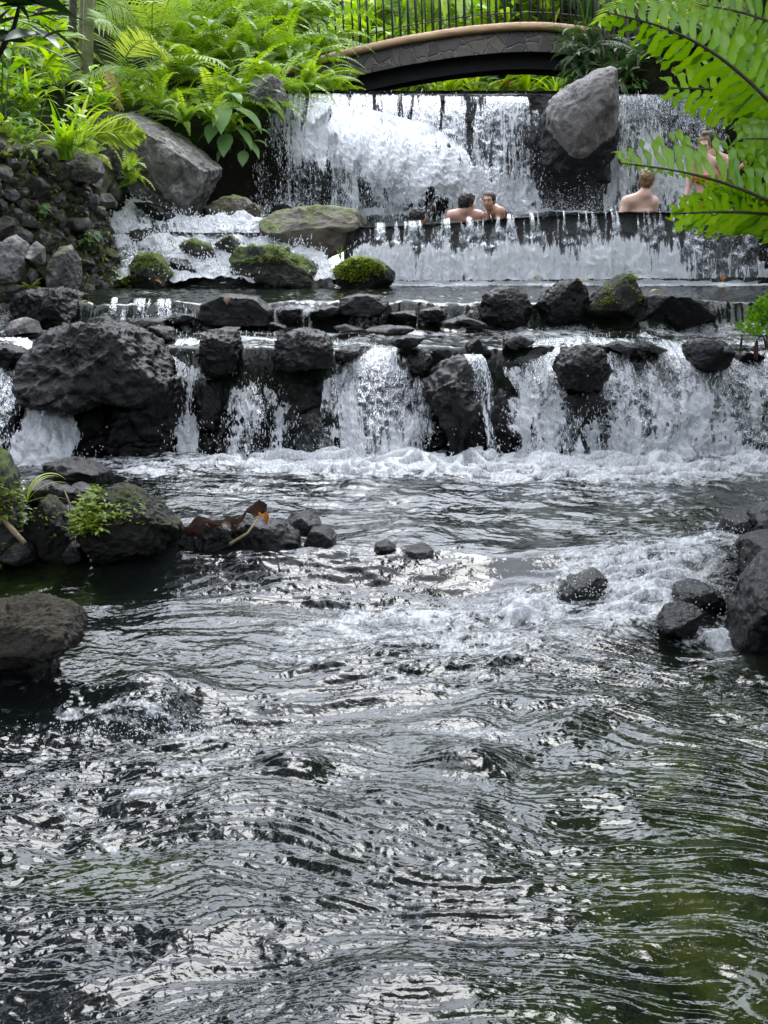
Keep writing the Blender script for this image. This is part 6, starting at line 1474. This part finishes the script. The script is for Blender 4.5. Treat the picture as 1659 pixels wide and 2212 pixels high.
def grow(prims, h, pad=.03):
    """prims: (kind, args, blend[, frame]); frame = (origin, 3x3 rows right/forward/up)"""
    lo, hi = np.full(3, 1e9), np.full(3, -1e9)
    for p in prims:
        if p[2] < 0: continue
        fr = p[3] if len(p) > 3 else None
        pts = [(np.asarray(p[1][0]), max(np.ravel(p[1][1])))] if p[0] == 'e' else [(np.asarray(p[1][0]), p[1][2]), (np.asarray(p[1][1]), p[1][3])]
        for c, r in pts:
            if fr is not None: c = fr[0] + c @ fr[1]
            lo = np.minimum(lo, c - r); hi = np.maximum(hi, c + r)
    lo -= pad; hi += pad; n = np.ceil((hi - lo) / h).astype(int) + 1
    G = np.stack(np.meshgrid(*[lo[i] + np.arange(n[i]) * h for i in range(3)], indexing='ij'), -1)
    D = np.full(G.shape[:3], 9.0)
    for p in prims:
        Q = G if len(p) < 4 else (G - p[3][0]) @ p[3][1].T
        d = d_ell(Q, np.asarray(p[1][0], float), np.asarray(p[1][1], float)) if p[0] == 'e' else d_cap(Q, *p[1])
        D = smin(D, d, p[2]) if p[2] > 0 else -smin(-D, d, -p[2])
    return surface_net(D, lo, h)

def head_frame(c, fwd):
    f = np.asarray(fwd, float); f /= np.linalg.norm(f); r = np.cross(f, [0, 0, 1.0]); r /= np.linalg.norm(r); u = np.cross(r, f)
    return np.asarray(c, float), np.stack([r, f, u])
def head_prims(fr, s=1.0, female=False):
    S = lambda *a: np.array(a) * s
    j = .9 if female else 1.0
    L = [('e', (S(0, -.012, .025), S(.076, .094, .090)), .02, fr), ('e', (S(0, .026, -.045), S(.058 * j, .062, .074)), .03, fr), ('e', (S(0, .062, -.098), S(.024 * j, .02, .018)), .03, fr),
         ('c', (S(0, .086, .0), S(0, .106, -.038), .009 * s, .013 * s), .012, fr), ('e', (S(0, .086, -.067), S(.024, .012, .011)), .012, fr), ('e', (S(0, .076, .020), S(.052, .016, .012)), .02, fr)]
    for q in (-1, 1):
        L += [('e', (S(q * .040, .052, -.035), S(.028, .028, .030)), .03, fr), ('e', (S(q * .031, .100, .001), S(.017, .017, .012)), -.012, fr), ('e', (S(q * .031, .078, .001), S(.013, .013, .012)), .006, fr), ('e', (S(q * .078, -.006, -.016), S(.009, .021, .031)), .008, fr)]
    return L
def paint_head(V, col, fr, s=1.0, brow=(.03, .018, .012), lip=(.50, .17, .14)):
    q = ((V - fr[0]) @ fr[1].T) / s
    def dab(c, r, cc, k=1.0):
        d = np.linalg.norm((q - np.array(c)) / np.array(r), axis=1); w = np.clip((1.15 - d) / .3, 0, 1)[:, None] * k; col[:] = col * (1 - w) + np.array(cc) * w
    for g in (-1, 1):
        dab((g * .032, .092, .021), (.020, .03, .0065), brow); dab((g * .031, .092, .001), (.015, .02, .0065), (.42, .36, .33)); dab((g * .031, .095, .001), (.0075, .02, .007), (.03, .018, .012)); dab((g * .031, .092, .008), (.017, .02, .003), (.04, .02, .015), .8)
        dab((g * .043, .06, -.04), (.024, .04, .02), (.66, .30, .22), .35)
    dab((0, .092, -.067), (.024, .025, .0085), lip)
def hair_mesh(fr, s, shape, seed, puff=.012, amp=.006, freq=28, face=(.035, -.005), h=.008):
    """cap of hair: skull swollen by puff, open over the face and below the hairline; shape adds extra blobs"""
    lo = fr[0] - .19; n = int(.38 / h); G = np.stack(np.meshgrid(*[lo[i] + np.arange(n) * h for i in range(3)], indexing='ij'), -1)
    Q = ((G - fr[0]) @ fr[1].T) / s
    d = d_ell(Q, np.array([0, -.014, .026]), np.array([.076, .094, .090]) + puff)
    d = smin(d, d_ell(Q, np.array([0, -.05, -.02]), np.array([.068, .055, .075]) + puff * .6), .02)
    y0, z0 = face
    cut = np.maximum(Q[..., 1] - y0 - .35 * np.maximum(0, Q[..., 2] - .03), -(Q[..., 2] - .075 - .0 * Q[..., 1]))     # open the face below the fringe
    d = np.maximum(d, -np.maximum(-(Q[..., 1] - y0), (Q[..., 2] - .072)) * 1.0)
    d = np.maximum(d, -(Q[..., 2] - z0 + .085 + .35 * np.minimum(0, Q[..., 1] + .03)))
    for c, r in shape: d = smin(d, d_ell(Q, np.array(c), np.array(r)), .012)
    d = d + amp * fbm(Q * freq, 2, seed)
    return surface_net(d * s, lo, h)
SK = {'fair': (.72, .47, .37), 'pink': (.66, .39, .30), 'tan': (.50, .285, .185), 'pale': (.68, .44, .35)}
def person(label, prims, tone, fr, s, hair, hairmat, o, female=False, h=.008, brow=(.03, .018, .012), garments=()):
    V, F = grow(prims, h)
    col = np.tile(np.array(SK[tone], float), (len(V), 1)); col *= (1 + .10 * fbm(V * 6, 3, 5))[:, None]
    paint_head(V, col, fr, s, brow, (.44, .19, .15) if female else (.50, .22, .18))
    root = link('person', mesh_data('person', V, F, attrs={'col': np.clip(col, 0, 1)}), M['skin'], o); tag(root, label, 'person')
    if hair is not None:
        v, f = hair; link('hair', mesh_data('hair', v, f), M[hairmat], o, root)
    if garments:
        me = root.data; N = np.empty(len(V) * 3, np.float32); me.vertices.foreach_get('normal', N); N = N.reshape(-1, 3)
        for nm, mat, fn in garments:
            k = fn(V); Fk = F[k[F].all(1)]
            if len(Fk) == 0: continue
            v2, f2 = compact(V + N * .006, Fk); link(nm, mesh_data(nm, v2, f2), M[mat], o, root)
    return root
A_ = lambda px, py, d: np.array(at(px, py, d))
def hand(prims, wrist, direction, palm_n, s=1.0, curl=.5):
    d = np.asarray(direction, float); d /= np.linalg.norm(d); n = np.asarray(palm_n, float); n -= d * (n @ d); n /= np.linalg.norm(n); w = np.cross(d, n)
    pc = wrist + d * .05 * s; prims.append(('c', (wrist, wrist + d * .07 * s, .026 * s, .034 * s), .012)); 
    for k, L in enumerate((.065, .078, .072, .055)):
        b = wrist + d * .088 * s + w * (k - 1.5) * .019 * s; m = b + (d * math.cos(curl * .6) + n * math.sin(curl * .6)) * L * .5 * s; e = m + (d * math.cos(curl * 1.5) + n * math.sin(curl * 1.5)) * L * .5 * s
        prims.append(('c', (b - d * .02 * s, m, .0105 * s, .0095 * s), .005)); prims.append(('c', (m, e, .0095 * s, .008 * s), .004))
    b = wrist + d * .03 * s - w * .03 * s; m = b + (d * .6 - w * .7 + n * .3) * .035 * s; e = m + (d * .85 - w * .3 + n * .4) * .032 * s
    prims += [('c', (b, m, .013 * s, .011 * s), .008), ('c', (m, e, .011 * s, .009 * s), .004)]

# dark haired man seen from behind, turned to the woman
d = 19.35; hc = A_(1009, 437, d); fr = head_frame(hc, (.80, .55, -.05)); s = .96; nb = A_(1004, 456, d) + [0, -.01, 0]
Ls, Rs = A_(976, 466, d) + [0, 0, 0], A_(1034, 466, d + .05); ch = (Ls + Rs) / 2
P = [('e', (ch + [0, .02, -.20], (.175, .115, .25)), .03), ('c', (Ls, Rs, .072, .072), .05), ('c', (nb + [0, 0, .02], Ls + [.05, 0, .01], .055, .05), .05), ('c', (nb + [0, 0, .02], Rs - [.05, 0, -.01], .055, .05), .05), ('e', (ch + [0, .03, -.45], (.16, .12, .22)), .05),
     ('c', (Ls, Ls + [-.05, .05, -.28], .062, .048), .03), ('c', (Rs, Rs + [.06, .10, -.26], .062, .048), .03), ('c', (Ls + [-.05, .05, -.28], Ls + [.05, .25, -.36], .046, .034), .02),
     ('c', (hc + [-.01, 0, -.06], nb, .055, .058), .03)] + head_prims(fr, s)
wr = A_(1024, 466, d + .20); P += [('c', (Rs + [.06, .10, -.26], wr, .046, .030), .02)]; hand(P, wr, (.9, -.1, .45), (.2, -.2, -1), 1.0, .55)
person('dark haired man, bare back to the viewer, chest deep behind the weir facing the woman', P, 'pink', fr, s, hair_mesh(fr, s, [((.03, .07, .07), (.04, .035, .03)), ((-.02, -.07, -.05), (.06, .04, .05))], 3, .022, .010, 30, (.05, .0)), 'hair_dark', hc)
# woman leaning towards him, looking at the viewer
d = 19.15; hc = A_(1056, 433, d); fr = head_frame(hc, (-.40, -.90, -.06)); s = .95
nb = A_(1067, 455, d + .07); Sn = A_(1081, 458, d - .08); Sf = A_(1060, 464, d + .24); hip = A_(1124, 500, d + .25)
P = [('c', (nb, hip, .095, .14), .04), ('c', (Sn, Sf, .055, .055), .05), ('c', (nb + [0, 0, -.0], Sn + [-.02, 0, .02], .055, .052), .04), ('c', (Sn, A_(1072, 496, d - .12), .050, .038), .025), ('c', (A_(1072, 496, d - .12), A_(1050, 510, d - .15), .036, .026), .02), ('c', (Sf, A_(1050, 500, d + .2), .047, .036), .025),
     ('e', (nb + (hip - nb) * .3 + [-.08, -.02, -.10], (.07, .07, .07)), .03), ('e', (nb + (hip - nb) * .3 + [-.08, .14, -.10], (.07, .07, .07)), .03), ('c', (hc + [.012, .02, -.06], nb, .047, .05), .03)] + head_prims(fr, s, True)
ax = (hip - nb) / np.linalg.norm(hip - nb)
def suit(V):
    t = (V - nb) @ ax; strap = np.abs((V - nb)[:, 1] + .03) < .018
    far = np.linalg.norm(V - Sn, axis=1) > .085
    return ((t > .13) & (t < .26) & far) | (strap & (t > -.02) & (t < .2) & (np.linalg.norm(V - hc, axis=1) > .16) & far)
person('dark haired woman in a navy swimsuit behind the weir, face turned to the viewer', P, 'tan', fr, s, hair_mesh(fr, s, [((.0, -.10, -.05), (.04, .045, .06)), ((.0, -.115, -.10), (.03, .03, .06))], 4, .010, .003, 20, (.046, -.01)), 'hair_brown', hc, True, garments=(('swimsuit', 'navy', suit),))
# head of a bather in the water
d = 19.2; hc = A_(904, 470, d); fr = head_frame(hc, (.70, .45, -.05)); s = .97
P = head_prims(fr, s) + [('c', (hc + [0, 0, -.06], hc + [0, 0, -.2], .055, .06), .03), ('c', (hc + [-.2, 0, -.26], hc + [.2, 0, -.26], .07, .07), .05), ('e', (hc + [0, .0, -.45], (.17, .11, .24)), .04)]
person('bather up to the ears in water, only dark curly hair above the weir', P, 'tan', fr, s, hair_mesh(fr, s, [((.03, .06, .075), (.04, .04, .025))], 5, .018, .012, 38, (.045, .0)), 'hair_dark', hc)
# blond man seen from behind
d = 19.0; hc = A_(1398, 389, d); fr = head_frame(hc, (.42, .88, .02)); s = 1.03; nb = A_(1393, 419, d)
Ls, Rs = A_(1358, 436, d), A_(1411, 436, d + .06); Ls = Ls + [-.02, 0, 0]; ch = (Ls + Rs) / 2
P = [('e', (ch + [0, .02, -.20], (.18, .115, .27)), .03), ('c', (Ls, Rs, .075, .075), .05), ('c', (nb, Ls + [.06, 0, .025], .058, .052), .06), ('c', (nb, Rs + [-.05, 0, .025], .058, .052), .06), ('e', (ch + [0, .03, -.5], (.165, .12, .22)), .05),
     ('c', (Ls, Ls + [-.10, -.04, -.27], .066, .050), .03), ('c', (Rs, Rs + [.03, .08, -.28], .064, .050), .03), ('c', (Ls + [-.10, -.04, -.27], Ls + [-.02, .2, -.4], .046, .034), .02), ('c', (hc + [-.005, 0, -.06], nb, .058, .060), .03)] + head_prims(fr, s)
person('sandy haired man, pale bare back to the viewer, behind the weir by the right fall', P, 'fair', fr, s, hair_mesh(fr, s, [((0, .05, .085), (.05, .05, .03)), ((.02, .02, .10), (.04, .06, .03))], 6, .018, .009, 26, (.05, -.015)), 'hair_blond', hc, brow=(.25, .15, .08))
# woman in red bikini standing
d = 19.6; hc = A_(1521, 313, d); fr = head_frame(hc, (-.30, -.90, -.22)); s = .98; nb = A_(1523, 338, d + .03)
Ls, Rs = A_(1497, 351, d), A_(1549, 350, d + .04); ch = (Ls + Rs) / 2; hp = A_(1523, 452, d + .05)
eL = A_(1488, 398, d + .03); wL = A_(1480, 438, d - .03)
P = [('e', (ch + [0, .02, -.14], (.135, .10, .20)), .04), ('c', (Ls, Rs, .052, .052), .05), ('c', (nb, Ls + [.05, 0, .015], .048, .042), .05), ('c', (nb, Rs + [-.05, 0, .015], .048, .042), .05), ('c', (ch + [0, .02, -.22], ch + [0, .02, -.40], .115, .105), .06), ('e', (hp + [0, 0, .05], (.165, .12, .15)), .06),
     ('e', (ch + [-.075, -.07, -.21], (.068, .06, .065)), .02), ('e', (ch + [.075, -.07, -.21], (.068, .06, .065)), .02), ('c', (hp + [-.08, 0, 0], hp + [-.09, 0, -.5], .09, .06), .04), ('c', (hp + [.08, 0, 0], hp + [.09, 0, -.5], .09, .06), .04),
     ('c', (Ls, eL, .047, .038), .03), ('c', (eL, wL, .037, .026), .02), ('c', (Rs, A_(1570, 392, d + .05), .046, .038), .03), ('c', (A_(1570, 392, d + .05), A_(1572, 362, d - .18), .036, .026), .02), ('c', (hc + [.0, .02, -.07], nb, .046, .048), .03)] + head_prims(fr, s, True)
hand(P, wL, (-.08, -.05, -1), (.5, -.3, 0), .95, .4); hand(P, A_(1572, 362, d - .18), (.1, -.2, .9), (-.6, .3, 0), .95, .7)
def bik(V):
    q = V - ch; return (q[:, 2] < -.16) & (q[:, 2] > -.265) & (np.abs(q[:, 0]) < .145) & (q[:, 1] < .16) & ~((np.linalg.norm(V - eL, axis=1) < .12)) 
def bik2(V):
    q = V - hp; return (q[:, 2] < .09) & (q[:, 2] > -.08) & (np.abs(q[:, 0]) < .2) & (np.linalg.norm(V - wL, axis=1) > .1)
person('woman in a red bikini with a hair bun, standing half hidden by the fern', P, 'pale', fr, s, hair_mesh(fr, s, [((.0, -.02, .145), (.045, .045, .036)), ((0, -.01, .12), (.035, .035, .02))], 7, .010, .004, 20, (.05, -.02)), 'hair_lightbrown', hc, True, brow=(.15, .09, .05), garments=(('bikini_top', 'red', bik), ('bikini_bottom', 'red', bik2)))
# companion just behind her
d = 20.1; hc = A_(1536, 303, d); fr = head_frame(hc, (.3, .9, 0)); s = 1.0; nb = A_(1539, 330, d)
Ls, Rs = A_(1512, 345, d), A_(1568, 346, d); ch = (Ls + Rs) / 2
P = [('e', (ch + [0, .02, -.20], (.17, .11, .27)), .03), ('c', (Ls, Rs, .07, .07), .05), ('c', (nb, Ls + [.05, 0, .02], .055, .05), .06), ('c', (nb, Rs + [-.05, 0, .02], .055, .05), .06), ('e', (ch + [0, .03, -.55], (.16, .12, .26)), .05), ('c', (Ls, Ls + [-.03, .05, -.3], .06, .045), .03), ('c', (Rs, Rs + [.05, -.05, -.26], .06, .046), .03), ('c', (Rs + [.05, -.05, -.26], Rs + [.12, -.2, -.12], .042, .032), .02), ('c', (hc + [0, 0, -.06], nb, .056, .058), .03)] + head_prims(fr, s)
hand(P, Rs + [.12, -.2, -.12], (.6, -.3, .5), (-.3, -.5, 0), .95, .5)
person('dark haired bather standing close behind the woman in the red bikini, mostly hidden', P, 'tan', fr, s, hair_mesh(fr, s, [((0, .05, .085), (.05, .05, .03))], 8, .016, .006, 26, (.05, -.01)), 'hair_dark', hc)
# ---------------------------------------------------------------- camera, sky, sun
cam = bpy.data.cameras.new('camera'); co = bpy.data.objects.new('camera', cam); COL.objects.link(co)
co.location = (0, 0, EYE); co.rotation_euler = (math.pi / 2 - TH, 0, 0)
cam.sensor_fit = 'VERTICAL'; cam.sensor_height = 36; cam.lens = FPX / 2212 * 36; cam.clip_end = 500; cam.clip_start = .05
SC.camera = co
w = bpy.data.worlds.new('World'); SC.world = w; w.use_nodes = True
nt = w.node_tree; bg = nt.nodes['Background']
sky = nt.nodes.new('ShaderNodeTexSky'); sky.sky_type = 'NISHITA'; sky.sun_disc = False
SUN_EL, SUN_AZ = R(55), R(10)        # high, a little ahead of the viewer, through thin cloud
sky.sun_elevation = SUN_EL; sky.sun_rotation = SUN_AZ; sky.dust_density = 3; sky.air_density = 1.0; sky.ozone_density = 1.5
hs = nt.nodes.new('ShaderNodeHueSaturation'); hs.inputs['Saturation'].default_value = .45
nt.links.new(sky.outputs[0], hs.inputs['Color']); 
tc = nt.nodes.new('ShaderNodeTexCoord'); cl = nt.nodes.new('ShaderNodeTexNoise'); cl.inputs['Scale'].default_value = 2.6; cl.inputs['Detail'].default_value = 6
nt.links.new(tc.outputs['Generated'], cl.inputs['Vector'])
mr = nt.nodes.new('ShaderNodeMapRange'); mr.inputs[1].default_value = .32; mr.inputs[2].default_value = .68; mr.inputs[3].default_value = .75; mr.inputs[4].default_value = 1.35
nt.links.new(cl.outputs['Fac'], mr.inputs[0])
mu = nt.nodes.new('ShaderNodeMix'); mu.data_type = 'RGBA'; mu.blend_type = 'MULTIPLY'; mu.inputs[0].default_value = 1
mn = nt.nodes.new('ShaderNodeVectorMath'); mn.operation = 'MINIMUM'; mn.inputs[1].default_value = (7.4, 7.8, 8.5); nt.links.new(hs.outputs[0], mn.inputs[0])
tn = nt.nodes.new('ShaderNodeVectorMath'); tn.operation = 'MULTIPLY'; tn.inputs[1].default_value = (.96, .985, 1.05); nt.links.new(mn.outputs[0], tn.inputs[0])      # cool veil of cloud
ve = nt.nodes.new('ShaderNodeMix'); ve.data_type = 'RGBA'; ve.inputs[0].default_value = .45; ve.inputs[7].default_value = (5.6, 5.85, 6.3, 1)      # even overcast veil
nt.links.new(tn.outputs[0], ve.inputs[6]); nt.links.new(ve.outputs[2], mu.inputs[6]); nt.links.new(mr.outputs[0], mu.inputs[7]); nt.links.new(mu.outputs[2], bg.inputs[0])      # broken cloud
bg.inputs[1].default_value = .15
sl = bpy.data.lights.new('sun', 'SUN'); so = bpy.data.objects.new('sun', sl); COL.objects.link(so)
sl.energy = .5; sl.angle = R(24); sl.color = (1, .985, .96)
d = Vector((math.sin(SUN_AZ) * math.cos(SUN_EL), math.cos(SUN_AZ) * math.cos(SUN_EL), math.sin(SUN_EL)))
so.rotation_euler = d.to_track_quat('Z', 'Y').to_euler()
vs = SC.view_settings; vs.view_transform = 'Standard'; vs.look = 'None'; vs.gamma = 1; vs.use_curve_mapping = False; vs.exposure = 2.2
cy = SC.cycles; cy.max_bounces = 8; cy.transparent_max_bounces = 12; cy.diffuse_bounces = 3; cy.glossy_bounces = 4; cy.caustics_reflective = False; cy.caustics_refractive = False
cy.use_denoising = True
for o in COL.objects:
    if '_o' in o: del o['_o']
